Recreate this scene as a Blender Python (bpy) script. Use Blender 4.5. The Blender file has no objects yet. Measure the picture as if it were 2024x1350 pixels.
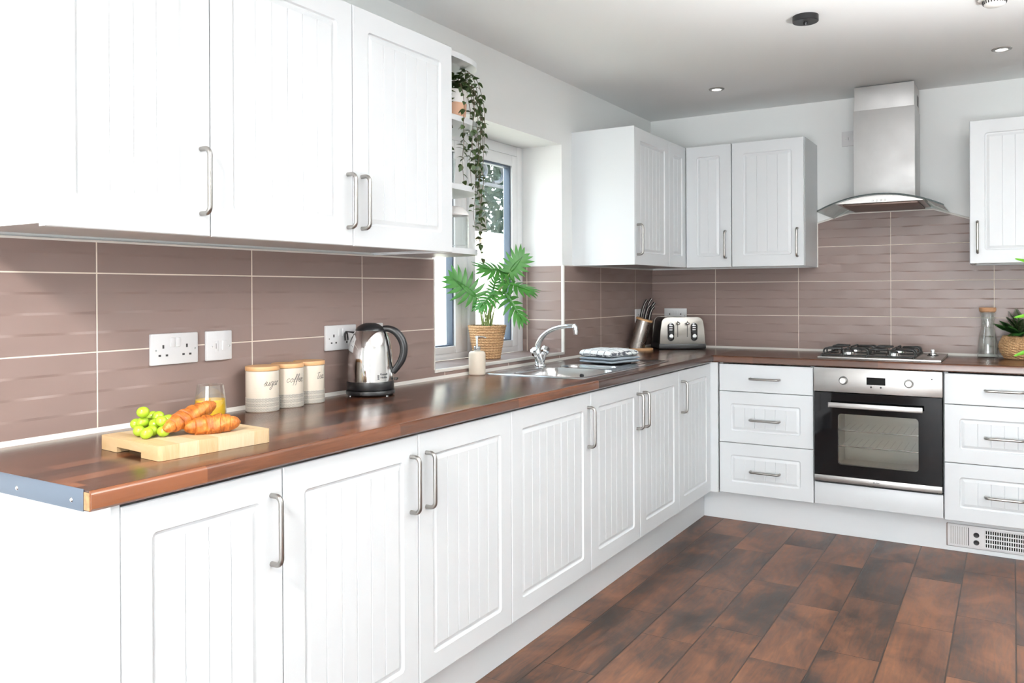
import bpy, bmesh, math, random
from mathutils import Vector, Matrix
PI = math.pi
R = math.radians
rnd = random.Random(7)
S = bpy.context.scene
COL = S.collection

# ------------------------------------------------------------------ mesh helpers
class G:
    def __init__(s): s.bm = bmesh.new()
    def add(s, vs, fs):
        b = [s.bm.verts.new(v) for v in vs]
        for f in fs:
            try: s.bm.faces.new([b[i] for i in f])
            except ValueError: pass
        return s
    def box(s, x0, x1, y0, y1, z0, z1, b=0.0, seg=2):
        vs = [s.bm.verts.new(p) for p in [(x0,y0,z0),(x1,y0,z0),(x1,y1,z0),(x0,y1,z0),(x0,y0,z1),(x1,y0,z1),(x1,y1,z1),(x0,y1,z1)]]
        fs = [s.bm.faces.new([vs[i] for i in f]) for f in [(3,2,1,0),(4,5,6,7),(0,1,5,4),(1,2,6,5),(2,3,7,6),(3,0,4,7)]]
        if b:
            es = list({e for f in fs for e in f.edges})
            bmesh.ops.bevel(s.bm, geom=es, offset=b, segments=seg, affect='EDGES', profile=.5)
        return s
    def lathe(s, prof, c=(0,0,0), n=40, a0=0, fn=None):
        rings = []
        for r, z in prof:
            if r < 1e-6: rings.append([s.bm.verts.new((c[0], c[1], c[2]+z))])
            else: rings.append([s.bm.verts.new((c[0]+r*math.cos(a0+2*PI*i/n), c[1]+r*math.sin(a0+2*PI*i/n), c[2]+z)) for i in range(n)])
        for A, B in zip(rings, rings[1:]):
            for i in range(n):
                j = (i+1) % n
                if len(A) == 1 and len(B) == 1: continue
                if len(A) == 1: s.bm.faces.new((A[0], B[j], B[i])) if False else s.bm.faces.new((A[0], B[i], B[j]))
                elif len(B) == 1: s.bm.faces.new((A[i], A[j], B[0]))
                else: s.bm.faces.new((A[i], A[j], B[j], B[i]))
        return s
    def tube(s, path, r, n=10, caps=True, flat=1.0, up=None):
        P = [Vector(p) for p in path]; m = len(P)
        rr = r if isinstance(r, (list, tuple)) else [r]*m
        T = [(P[min(i+1,m-1)]-P[max(i-1,0)]).normalized() for i in range(m)]
        N = Vector(up) if up else T[0].orthogonal()
        N = (N - N.dot(T[0])*T[0]).normalized()
        rings = []
        for i in range(m):
            N = (N - N.dot(T[i])*T[i])
            N = N.normalized() if N.length > 1e-6 else T[i].orthogonal().normalized()
            B = T[i].cross(N)
            rings.append([s.bm.verts.new(P[i] + rr[i]*(math.cos(2*PI*k/n)*N*flat + math.sin(2*PI*k/n)*B)) for k in range(n)])
        for A, B in zip(rings, rings[1:]):
            for k in range(n): s.bm.faces.new((A[k], A[(k+1)%n], B[(k+1)%n], B[k]))
        if caps:
            s.bm.faces.new(rings[0][::-1]); s.bm.faces.new(rings[-1])
        return s
    def prism(s, poly, axis, h0, h1, b=0.0):
        def P(a, c, h): return {'x': (h, a, c), 'y': (a, h, c), 'z': (a, c, h)}[axis]
        A = [s.bm.verts.new(P(a, c, h0)) for a, c in poly]; B = [s.bm.verts.new(P(a, c, h1)) for a, c in poly]
        n = len(poly); fs = []
        for i in range(n): fs.append(s.bm.faces.new((A[i], A[(i+1)%n], B[(i+1)%n], B[i])))
        c0 = s.bm.faces.new(A[::-1]); c1 = s.bm.faces.new(B)
        if b:
            es = list(set(c0.edges) | set(c1.edges))
            bmesh.ops.bevel(s.bm, geom=es, offset=b, segments=2, affect='EDGES', profile=.5)
        return s
    def ell(s, c, rx, ry, rz, rot=None, u=18, v=12):
        M = Matrix.Translation(c) @ (rot.to_4x4() if rot else Matrix.Identity(4)) @ Matrix.Diagonal((rx, ry, rz, 1))
        bmesh.ops.create_uvsphere(s.bm, u_segments=u, v_segments=v, radius=1, matrix=M)
        return s

def mesh(name, g, m, smooth=35):
    bmesh.ops.recalc_face_normals(g.bm, faces=g.bm.faces)
    me = bpy.data.meshes.new(name)
    g.bm.to_mesh(me); g.bm.free()
    me.materials.append(m)
    if smooth:
        me.shade_smooth(); me.set_sharp_from_angle(angle=R(smooth))
    return me

def obj(name, g, m, parent=None, loc=(0,0,0), rot=(0,0,0), smooth=35, label=None):
    me = g if isinstance(g, bpy.types.Mesh) else mesh(name, g, m, smooth)
    o = bpy.data.objects.new(name, me); COL.objects.link(o)
    o.location = loc; o.rotation_euler = rot; o.parent = parent
    if label: o['label'] = label
    return o

def tag(o, label, cat, group=None):
    o['label'] = label; o['category'] = cat
    if group: o['group'] = group
    return o

def thing(name, label, cat, loc=(0,0,0), rz=0, group=None):
    o = bpy.data.objects.new(name, None); COL.objects.link(o)
    o.empty_display_size = .05
    o.location = loc; o.rotation_euler = (0,0,rz)
    return tag(o, label, cat, group)

def struct(name, g, m, parent=None, smooth=35, label=None):
    o = obj(name, g, m, parent, smooth=smooth)
    if not parent: o['kind'] = 'structure'
    if label: o['label'] = label
    return o

def rrect(x0, x1, z0, z1, r, k=5):
    P = []
    for cx, cz, a in ((x1-r, z1-r, 0), (x0+r, z1-r, 90), (x0+r, z0+r, 180), (x1-r, z0+r, 270)):
        for i in range(k):
            t = R(a + 90*i/(k-1)); P.append((cx+r*math.cos(t), cz+r*math.sin(t)))
    return P

def spline(P, n=8):
    P = [Vector(p) for p in P]; out = []
    for i in range(len(P)-1):
        p0 = P[max(i-1,0)]; p1 = P[i]; p2 = P[i+1]; p3 = P[min(i+2, len(P)-1)]
        for k in range(n):
            t = k/n
            out.append(.5*((2*p1)+(p2-p0)*t+(2*p0-5*p1+4*p2-p3)*t*t+(3*p1-p0-3*p2+p3)*t**3))
    out.append(P[-1]); return out

# ------------------------------------------------------------------ material helpers
class NT:
    def __init__(s, name):
        s.m = bpy.data.materials.new(name); s.m.use_nodes = True
        s.t = s.m.node_tree; s.b = s.t.nodes['Principled BSDF']; s.out = s.t.nodes['Material Output']
    def n(s, ty, **kw):
        x = s.t.nodes.new(ty)
        for k, v in kw.items(): setattr(x, k, v)
        return x
    def set(s, sock, v):
        if isinstance(v, bpy.types.NodeSocket): s.t.links.new(v, sock)
        else: sock.default_value = v
    def ma(s, op, a, b=0.0, c=0.0):
        x = s.n('ShaderNodeMath', operation=op)
        s.set(x.inputs[0], a); s.set(x.inputs[1], b); s.set(x.inputs[2], c)
        return x.outputs[0]
    def mix(s, f, a, b):
        x = s.n('ShaderNodeMix', data_type='RGBA')
        s.set(x.inputs[0], f)
        for sock, v in ((x.inputs[6], a), (x.inputs[7], b)):
            if isinstance(v, bpy.types.NodeSocket): s.t.links.new(v, sock)
            else: sock.default_value = (*v[:3], 1)
        return x.outputs[2]
    def pos(s):
        g = s.n('ShaderNodeNewGeometry'); x = s.n('ShaderNodeSeparateXYZ'); s.t.links.new(g.outputs['Position'], x.inputs[0])
        return x.outputs, g.outputs['Position']
    def ocoord(s):
        g = s.n('ShaderNodeTexCoord'); x = s.n('ShaderNodeSeparateXYZ'); s.t.links.new(g.outputs['Object'], x.inputs[0])
        return x.outputs, g.outputs['Object']
    def xyz(s, a, b, c=0.0):
        x = s.n('ShaderNodeCombineXYZ')
        for i, v in enumerate((a, b, c)): s.set(x.inputs[i], v)
        return x.outputs[0]
    def noise(s, vec, scale, detail=3, rough=.5, dist=0):
        x = s.n('ShaderNodeTexNoise'); s.set(x.inputs['Vector'], vec)
        x.inputs['Scale'].default_value = scale; x.inputs['Detail'].default_value = detail
        x.inputs['Roughness'].default_value = rough; x.inputs['Distortion'].default_value = dist
        return x.outputs[0]
    def white(s, vec):
        x = s.n('ShaderNodeTexWhiteNoise', noise_dimensions='3D'); s.set(x.inputs[0], vec)
        return x.outputs[0]
    def ramp(s, f, stops):
        x = s.n('ShaderNodeValToRGB'); s.set(x.inputs[0], f); e = x.color_ramp.elements
        while len(e) < len(stops): e.new(.5)
        for el, (p, c) in zip(e, stops): el.position = p; el.color = (*c, 1)
        return x.outputs[0]
    def maprange(s, v, a, b, c, d):
        x = s.n('ShaderNodeMapRange'); s.set(x.inputs[0], v)
        for i, q in enumerate((a, b, c, d)): x.inputs[i+1].default_value = q
        return x.outputs[0]
    def bump(s, h, strength=1.0, dist=1.0):
        x = s.n('ShaderNodeBump'); x.inputs['Strength'].default_value = strength; x.inputs['Distance'].default_value = dist
        s.set(x.inputs['Height'], h); s.t.links.new(x.outputs[0], s.b.inputs['Normal'])
    def P(s, **kw):
        for k, v in kw.items():
            k = {'color': 'Base Color', 'rough': 'Roughness', 'metal': 'Metallic', 'coat': 'Coat Weight', 'spec': 'Specular IOR Level', 'emit': 'Emission Color', 'estr': 'Emission Strength', 'sss': 'Subsurface Weight', 'trans': 'Transmission Weight', 'aniso': 'Anisotropic', 'coatr': 'Coat Roughness'}[k]
            if isinstance(v, tuple) and len(v) == 3: v = (*v, 1)
            s.set(s.b.inputs[k], v)
        return s.m

def M(name, c, rough=.5, metal=0, var=.05, scale=12, bump=0, bscale=60, **kw):
    t = NT(name); o, v = t.ocoord()
    n = t.noise(v, scale, 4)
    lo = tuple(x*(1-var) for x in c); hi = tuple(min(1, x*(1+var)) for x in c)
    t.P(color=t.mix(n, lo, hi), rough=rough, metal=metal, **kw)
    if bump: t.bump(t.noise(v, bscale, 4), 1, bump)
    return t.m

def glass_mat(name, tint, refl=1.0, haze=0.0):
    t = NT(name); t.t.nodes.remove(t.b)
    tr = t.n('ShaderNodeBsdfTransparent'); tr.inputs[0].default_value = (*tint, 1)
    gl = t.n('ShaderNodeBsdfGlossy'); gl.inputs['Roughness'].default_value = .02
    o, v = t.ocoord()
    gl.inputs[0].default_value = (1, 1, 1, 1)
    lw = t.n('ShaderNodeLayerWeight'); lw.inputs[0].default_value = .5
    f = t.ma('MULTIPLY', t.ma('ADD', .035, t.ma('MULTIPLY', t.ma('POWER', lw.outputs[1], 4.0), .6)), refl)
    f = t.ma('ADD', f, t.ma('MULTIPLY', t.noise(v, 3), haze))
    mx = t.n('ShaderNodeMixShader'); t.set(mx.inputs[0], f)
    t.t.links.new(tr.outputs[0], mx.inputs[1]); t.t.links.new(gl.outputs[0], mx.inputs[2])
    t.t.links.new(mx.outputs[0], t.out.inputs[0])
    return t.m

MT = {}
MT['white'] = M('cabinet_white', (.70, .725, .742), .34, var=.008)
MT['carcass'] = M('carcass_white', (.70, .72, .73), .4, var=.01)
MT['paint'] = M('wall_paint', (.855, .87, .86), .7, var=.012, scale=3)
MT['ceil'] = M('ceiling_paint', (.885, .895, .89), .8, var=.012, scale=2)
MT['reveal'] = M('reveal_paint', (.85, .85, .84), .6, var=.01)
MT['upvc'] = M('window_plastic', (.86, .87, .88), .25, var=.01)
MT['gasket'] = M('window_gasket', (.075, .10, .14), .5)
MT['seal'] = M('white_sealant', (.76, .735, .69), .4, var=.02)
MT['plastic'] = M('white_plastic', (.74, .735, .74), .3, var=.01)
MT['dark'] = M('dark_slot', (.03, .028, .028), .5)
MT['black'] = M('black_plastic', (.009, .009, .010), .36, var=.1)
MT['gloss_black'] = M('black_gloss', (.003, .003, .0035), .04, var=.1, spec=.3)
MT['iron'] = M('cast_iron', (.012, .012, .012), .45, bump=.0004, bscale=300)
MT['chrome'] = M('chrome', (.68, .69, .70), .08, 1, var=.02)
MT['mirror'] = M('polished_steel', (.72, .71, .70), .07, 1, var=.02)
def brushed(name, c, rough, axis):
    t = NT(name); o, v = t.ocoord()
    sc = {'x': (2, 400, 400), 'z': (400, 400, 2)}[axis]
    vec = t.xyz(t.ma('MULTIPLY', o[0], sc[0]), t.ma('MULTIPLY', o[1], sc[1]), t.ma('MULTIPLY', o[2], sc[2]))
    n = t.noise(vec, 1, 3)
    sm = t.noise(v, 5, 4, .6)
    t.P(color=t.mix(n, tuple(x*.92 for x in c), c), metal=1, rough=t.maprange(t.ma('ADD', t.ma('MULTIPLY', n, .4), sm), .3, 1.1, rough*.75, rough*1.3))
    return t.m
MT['steel'] = brushed('brushed_steel', (.50, .488, .472), .36, 'x')
MT['steel_v'] = brushed('hood_steel', (.62, .615, .61), .62, 'z')
MT['handle'] = brushed('satin_nickel', (.40, .385, .365), .3, 'z')
MT['sinksteel'] = brushed('sink_steel', (.68, .68, .68), .2, 'x')
MT['alu'] = M('aluminium_strip', (.16, .20, .26), .4, .6, var=.03)
MT['glass'] = glass_mat('clear_glass', (.955, .972, .968), 1.5)
MT['winglass'] = glass_mat('window_glass', (.95, .97, .97), .8)
MT['hoodglass'] = glass_mat('hood_glass', (.70, .76, .75), 1.2, .05)
MT['ovenglass'] = glass_mat('oven_glass', (.80, .80, .78), 1.2, .04)
MT['glassedge'] = M('glass_edge', (.02, .03, .03), .15)
MT['terracotta'] = M('clay_pot', (.62, .36, .24), .6, var=.08)
MT['ceramic'] = M('white_ceramic', (.82, .8, .78), .3, var=.02)
MT['soil'] = M('potting_soil', (.05, .035, .025), .9, var=.4, scale=80)
MT['soap'] = M('cream_ceramic', (.74, .66, .55), .45, var=.03)
MT['cream'] = M('cream_glaze', (.72, .65, .55), .22, var=.02)
MT['bamboo'] = M('bamboo_lid', (.62, .36, .17), .45, var=.15, scale=20)
MT['cork'] = M('cork', (.42, .22, .11), .7, var=.2, scale=60)
MT['juice'] = M('orange_juice', (1.0, .56, .01), .25, var=.03, sss=.0)
MT['ink'] = M('dark_ink', (.03, .03, .035), .5)
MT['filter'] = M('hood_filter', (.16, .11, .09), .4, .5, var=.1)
MT['alarm'] = M('alarm_plastic', (.8, .78, .74), .4)
MT['inox_dark'] = M('enamel_grey', (.74, .72, .67), .35, .2, var=.12, scale=6)
MT['chip'] = M('chipboard', (.36, .22, .11), .8, var=.7, scale=110)
MT['drawerwhite'] = MT['white']
MT['toastersteel'] = brushed('toaster_steel', (.38, .36, .33), .34, 'x')
MT['blocksteel'] = brushed('knife_block_steel', (.42, .38, .35), .26, 'z')

def leafmat(name, a, b, rough=.45, trans=.25):
    t = NT(name); o, v = t.ocoord()
    n = t.noise(v, 25, 3)
    c = t.mix(n, a, b)
    t.P(color=c, rough=rough)
    tl = t.n('ShaderNodeBsdfTranslucent'); t.t.links.new(c, tl.inputs[0])
    mx = t.n('ShaderNodeMixShader'); mx.inputs[0].default_value = trans
    t.t.links.new(t.b.outputs[0], mx.inputs[1]); t.t.links.new(tl.outputs[0], mx.inputs[2])
    t.t.links.new(mx.outputs[0], t.out.inputs[0])
    return t.m
MT['leaf'] = leafmat('philodendron_leaf', (.025, .13, .018), (.075, .27, .04), .38, .22)
MT['stem'] = M('plant_stem', (.22, .28, .08), .5, var=.2)
MT['vine'] = leafmat('vine_leaf', (.02, .045, .012), (.06, .10, .025), .5, .25)
MT['vinestem'] = M('vine_stem', (.07, .05, .025), .6, var=.2)
MT['fern'] = leafmat('fern_leaf', (.02, .09, .015), (.05, .17, .03), .5, .25)
MT['lime'] = leafmat('lime_leaf', (.13, .50, .02), (.26, .72, .05), .4, .4)
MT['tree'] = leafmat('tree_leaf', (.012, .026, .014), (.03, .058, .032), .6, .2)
MT['bark'] = M('tree_bark', (.12, .10, .08), .8, var=.3)
MT['render'] = M('garden_render', (.90, .83, .70), .8, var=.03)
MT['coping'] = M('coping_stone', (.50, .36, .26), .8, var=.06)
MT['railing'] = M('painted_railing', (.03, .032, .036), .5, var=.05)
MT['paving'] = M('pale_paving', (.84, .76, .62), .8, var=.06, scale=2)

def tile_mat(name, axis, u0, rows=True, u_w=.5, relief=.0009):
    t = NT(name); p, v = t.pos()
    u = t.ma('DIVIDE', t.ma('SUBTRACT', p[axis], u0), u_w)
    fu = t.ma('FRACT', t.ma('ADD', u, 40.0))
    gu = t.ma('MULTIPLY', t.ma('MINIMUM', fu, t.ma('SUBTRACT', 1.0, fu)), u_w)
    w = t.ma('DIVIDE', t.ma('SUBTRACT', p[2], 1.1186), .2011)
    fv = t.ma('FRACT', t.ma('ADD', w, 40.0))
    gv = t.ma('MULTIPLY', t.ma('MINIMUM', fv, t.ma('SUBTRACT', 1.0, fv)), .2011)
    d = t.ma('MINIMUM', gu, gv) if rows else gu
    mask = t.maprange(d, .0014, .0021, 1, 0)
    wob = t.ma('MULTIPLY', t.noise(v, 5, 1), .9)
    s_ = t.ma('COSINE', t.ma('ADD', t.ma('MULTIPLY', fu, 4*PI), wob))
    st = t.ma('MULTIPLY', t.ma('SINE', t.ma('MULTIPLY', fv, 4*PI)), 5.0)
    st = t.ma('MINIMUM', t.ma('MAXIMUM', st, -1.0), 1.0)
    h = t.ma('MULTIPLY', s_, st)
    n = t.noise(v, 2.5, 3)
    c = t.mix(n, (.222, .157, .139), (.252, .181, .160))
    t.P(color=t.mix(mask, c, (.82, .73, .63)), rough=t.maprange(mask, 0, 1, .33, .8))
    if rows:
        t.bump(t.ma('ADD', t.ma('MULTIPLY', h, relief), t.ma('MULTIPLY', mask, -.0006)), 1, 1)
    return t.m
MT['tile_l'] = tile_mat('splashback_tile_side', 1, -3.788)
MT['tile_b'] = tile_mat('splashback_tile_rear', 0, .4286)
MT['tile_r'] = tile_mat('splashback_tile_reveal', 0, -.208)
MT['tile_s'] = tile_mat('sill_tile', 1, -3.56, rows=False)

def stave_mat(name, la, ac, rough=.2):
    t = NT(name); p, v = t.pos()
    W = .0455; L = .62
    r_ = t.ma('FLOOR', t.ma('DIVIDE', p[ac], W))
    off = t.white(t.xyz(r_, 3.7, 0.0))
    uu = t.ma('ADD', t.ma('DIVIDE', p[la], L), t.ma('MULTIPLY', off, 7.3))
    cc = t.ma('FLOOR', uu)
    idn = t.white(t.xyz(r_, cc, 1.3))
    g = t.xyz(t.ma('MULTIPLY', p[la], 4), t.ma('ADD', t.ma('MULTIPLY', p[ac], 90), t.ma('MULTIPLY', idn, 50)), t.ma('MULTIPLY', p[2], 60))
    gr = t.noise(g, 1.0, 4, .6, .5)
    g2 = t.xyz(t.ma('MULTIPLY', p[la], 14), t.ma('MULTIPLY', p[ac], 500), t.ma('MULTIPLY', p[2], 300))
    fine = t.noise(g2, 1.0, 2)
    f = t.ma('ADD', t.ma('MULTIPLY', idn, .82), t.ma('MULTIPLY', gr, .32))
    f = t.ma('ADD', f, t.ma('MULTIPLY', t.ma('SUBTRACT', fine, .5), .12))
    c = t.ramp(f, [(.15, (.034, .0150, .010)), (.45, (.058, .0235, .0135)), (.70, (.098, .0365, .018)), (.95, (.195, .069, .029))])
    t.P(color=c, rough=t.maprange(gr, .2, .8, rough*.85, rough*1.2), spec=.65)
    t.bump(fine, .25, .0006)
    return t.m
MT['wood_l'] = stave_mat('worktop_wood_side', 1, 0)
MT['wood_b'] = stave_mat('worktop_wood_rear', 0, 1)

def floor_mat():
    t = NT('floor_plank_tile'); p, v = t.pos()
    c0 = t.ma('DIVIDE', t.ma('SUBTRACT', p[0], .633), .198)
    ci = t.ma('FLOOR', c0); fu = t.ma('FRACT', t.ma('ADD', c0, 20.0))
    odd = t.ma('MODULO', t.ma('ADD', ci, 20.0), 2.0)
    yy = t.ma('DIVIDE', t.ma('ADD', t.ma('ADD', p[1], .826), t.ma('MULTIPLY', odd, .191)), .5855)
    ri = t.ma('FLOOR', yy); fv = t.ma('FRACT', t.ma('ADD', yy, 40.0))
    gu = t.ma('MULTIPLY', t.ma('MINIMUM', fu, t.ma('SUBTRACT', 1.0, fu)), .198)
    gv = t.ma('MULTIPLY', t.ma('MINIMUM', fv, t.ma('SUBTRACT', 1.0, fv)), .5855)
    mask = t.ma('MAXIMUM', t.maprange(gu, .0018, .0030, 1, 0), t.maprange(gv, .0010, .0018, .9, 0))
    idn = t.white(t.xyz(ci, ri, 5.1)); id2 = t.white(t.xyz(ci, ri, 9.4))
    q = t.xyz(t.ma('ADD', p[0], t.ma('MULTIPLY', idn, 31)), t.ma('ADD', t.ma('MULTIPLY', p[1], .55), t.ma('MULTIPLY', id2, 47)), 0.0)
    blot = t.noise(q, 5.2, 5, .6, .6)
    q2 = t.xyz(t.ma('MULTIPLY', t.ma('ADD', p[0], t.ma('MULTIPLY', idn, 17)), 45), t.ma('MULTIPLY', t.ma('ADD', p[1], t.ma('MULTIPLY', id2, 13)), 5), 0.0)
    grain = t.noise(q2, 1, 4, .6, 1.5)
    f = t.ma('ADD', t.ma('MULTIPLY', blot, 1.0), t.ma('MULTIPLY', t.ma('SUBTRACT', grain, .5), .52))
    f = t.ma('ADD', f, t.ma('MULTIPLY', t.ma('SUBTRACT', idn, .5), .2))
    c = t.ramp(f, [(.28, (.018, .013, .011)), (.40, (.050, .027, .019)), (.52, (.106, .047, .027)), (.76, (.215, .094, .048))])
    c = t.mix(mask, c, (.030, .018, .012))
    t.P(color=c, rough=t.maprange(grain, .2, .8, .34, .5), spec=.45)
    t.bump(t.ma('ADD', t.ma('MULTIPLY', mask, -.0015), t.ma('MULTIPLY', grain, .0004)), 1, 1)
    return t.m
MT['floor'] = floor_mat()

def board_mat():
    t = NT('chopping_board_wood'); o, v = t.ocoord()
    r_ = t.ma('FLOOR', t.ma('DIVIDE', o[1], .047))
    idn = t.white(t.xyz(r_, 2.0, .5))
    g = t.xyz(t.ma('MULTIPLY', o[0], 6), t.ma('MULTIPLY', o[1], 130), t.ma('MULTIPLY', o[2], 14))
    gr = t.noise(g, 1, 4, .6, 1)
    f = t.ma('ADD', t.ma('MULTIPLY', idn, .4), t.ma('MULTIPLY', gr, .6))
    t.P(color=t.ramp(f, [(.2, (.50, .33, .16)), (.5, (.60, .45, .27)), (.85, (.68, .56, .39))]), rough=.5)
    return t.m
MT['board'] = board_mat()

def canister_band():
    t = NT('herringbone_band'); o, v = t.ocoord()
    a = t.ma('ARCTAN2', o[1], o[0])
    uu = t.ma('MULTIPLY', a, 11.6)
    tri = t.ma('ABSOLUTE', t.ma('SUBTRACT', t.ma('FRACT', t.ma('ADD', uu, 100.0)), .5))
    zz = t.ma('DIVIDE', o[2], .0050)
    f = t.ma('FRACT', t.ma('ADD', zz, t.ma('MULTIPLY', tri, 1.8)))
    k = t.ma('LESS_THAN', f, .5)
    seam = t.ma('LESS_THAN', t.ma('FRACT', t.ma('DIVIDE', o[2], .0140)), .08)
    k = t.ma('MULTIPLY', k, t.ma('SUBTRACT', 1.0, seam))
    t.P(color=t.mix(k, (.70, .65, .56), (.15, .15, .15)), rough=.3)
    return t.m
MT['band'] = canister_band()

def towel_mat():
    t = NT('checked_towel'); o, v = t.ocoord()
    def ln(s_, off):
        f = t.ma('FRACT', t.ma('ADD', t.ma('DIVIDE', s_, .042), off+20))
        return t.ma('LESS_THAN', t.ma('ABSOLUTE', t.ma('SUBTRACT', f, .5)), .045)
    k = t.ma('MAXIMUM', ln(o[0], .2), ln(t.ma('ADD', o[1], t.ma('MULTIPLY', o[2], 1.0)), .3))
    k = t.ma('MULTIPLY', k, t.maprange(t.noise(v, 60, 2), .35, .5, .2, 1))
    t.P(color=t.mix(k, (.84, .86, .86), (.09, .10, .12)), rough=.9)
    t.bump(t.noise(v, 260, 2), .6, .002)
    return t.m
MT['towel'] = towel_mat()
MT['greytowel'] = M('grey_towel', (.33, .38, .43), .95, var=.25, scale=140, bump=.002, bscale=260)

def weave_mat(name, a, b):
    t = NT(name); o, v = t.ocoord()
    th = t.ma('ARCTAN2', o[1], o[0])
    st = t.noise(t.xyz(t.ma('MULTIPLY', th, 9), t.ma('MULTIPLY', o[2], 60), t.ma('MULTIPLY', th, 3)), 2.2, 4, .6)
    t.P(color=t.ramp(st, [(.25, tuple(x*.45 for x in a)), (.5, a), (.75, b)]), rough=.75)
    return t.m
MT['rope'] = weave_mat('seagrass_rope', (.50, .29, .14), (.72, .50, .29))
MT['wicker'] = weave_mat('woven_wicker', (.52, .31, .15), (.78, .54, .31))

def croissant_mat():
    t = NT('croissant_crust'); o, v = t.ocoord()
    n = t.noise(t.xyz(t.ma('MULTIPLY', o[0], 260), t.ma('MULTIPLY', o[1], 60), t.ma('MULTIPLY', o[2], 60)), 1, 4, .6, .6)
    n2 = t.noise(v, 38, 3)
    f = t.ma('ADD', t.ma('MULTIPLY', n, .45), t.ma('MULTIPLY', n2, .55))
    t.P(color=t.ramp(f, [(.34, (.17, .036, .005)), (.50, (.42, .12, .016)), (.70, (.66, .29, .06))]), rough=.42)
    t.bump(n, .7, .002)
    return t.m
MT['croissant'] = croissant_mat()
def grape_mat():
    t = NT('green_grape'); o, v = t.ocoord()
    t.P(color=t.mix(t.noise(v, 60, 3), (.24, .38, .015), (.37, .50, .035)), rough=.22, sss=.12)
    t.b.inputs['Subsurface Radius'].default_value = (.01, .012, .003)
    t.b.inputs['Subsurface Scale'].default_value = .6
    return t.m
MT['grape'] = grape_mat()
def emit_mat(name, c, s_):
    t = NT(name); t.P(color=(.8, .8, .8), emit=c, estr=s_, rough=.3); return t.m
MT['lamp'] = emit_mat('lamp_glow', (1, .97, .92), 2.5)

# ------------------------------------------------------------------ dimensions (metres)
DF = .584          # door face distance from wall
ZT, ZP = .8675, .162
WT, WB = .9134, .8754
ZC = 2.369
WY0, WY1, WZ0, WZ1 = -2.358, -1.235, .952, 2.037   # window opening in the left wall
XR, YF = 4.1, -7.6                                  # far right wall / wall behind the camera

# ------------------------------------------------------------------ room shell
struct('floor', G().box(-.3, XR+.3, YF-.3, .3, -.2, 0), MT['floor'], smooth=0)
struct('ceiling', G().box(-.3, XR+.3, YF-.3, .3, ZC, ZC+.25), MT['ceil'], smooth=0)
g = G()
g.box(-.3, 0, YF-.3, WY0, 0, ZC).box(-.3, 0, WY1, 0, 0, ZC).box(-.3, 0, WY0, WY1, 0, WZ0-.012).box(-.3, 0, WY0, WY1, WZ1, ZC)
struct('wall_left', g, MT['paint'], smooth=0)
struct('wall_back', G().box(-.3, XR+.3, 0, .3, 0, ZC), MT['paint'], smooth=0)
struct('wall_right', G().box(XR, XR+.3, YF-.3, 0, 0, ZC), MT['paint'], smooth=0)
g = G()
DX0, DX1, DZ1 = .9, 3.6, 2.15
g.box(0, DX0, YF-.3, YF, 0, ZC).box(DX1, XR, YF-.3, YF, 0, ZC).box(DX0, DX1, YF-.3, YF, DZ1, ZC)
struct('wall_front', g, MT['paint'], smooth=0)
# glazed patio doors in the wall behind the camera
g = G()
nD = 3
for i in range(nD):
    a = DX0 + (DX1-DX0)*i/nD; b = DX0 + (DX1-DX0)*(i+1)/nD
    g.box(a, a+.09, YF-.16, YF-.09, 0, DZ1).box(b-.09, b, YF-.16, YF-.09, 0, DZ1).box(a+.09, b-.09, YF-.16, YF-.09, 0, .1).box(a+.09, b-.09, YF-.16, YF-.09, DZ1-.1, DZ1)
w2 = struct('door_1', g, MT['upvc'])
# painted faces of the window recess
g = G()
g.box(-.235, .0005, WY1-.002, WY1, 1.404, WZ1).box(-.235, .0005, WY0, WY1, WZ1-.002, WZ1).box(-.235, .0005, WY0, WY0+.002, WZ0, WZ1)
struct('trim_1', g, MT['reveal'], smooth=0, label='white painted faces of the window recess')
# splashback tiles
g = G()
TT = .010
def tl(y0, y1, z0, z1): g.box(.0, TT, y0, y1, z0, z1)
tl(-4.6, WY0, WT+.010, 1.3985); tl(WY0, WY1, WT+.010, WZ0-.014); tl(WY1, 0, WT+.010, 1.402)
struct('trim_2', g, MT['tile_l'], smooth=0, label='brown ridged wall tiles along the window wall')
g = G()
g.prism([(0, WT+.010), (2.75, WT+.010), (2.75, 1.396), (1.835, 1.396), (1.835, 1.642), (1.643, 1.709), (1.213, 1.709), (1.036, 1.660), (1.036, 1.402), (0, 1.402)], 'y', -TT, 0)
struct('trim_3', g, MT['tile_b'], smooth=0, label='brown ridged wall tiles behind the hob')
g = G(); g.box(-.235, .0, WY1-.010, WY1-.001, WZ0, 1.404)
struct('trim_4', g, MT['tile_r'], smooth=0, label='tiled side of the window recess')
g = G(); g.box(-.235, .004, WY0, WY1-.010, WZ0-.012, WZ0)
struct('trim_5', g, MT['tile_s'], smooth=0, label='tiled window sill')
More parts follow.
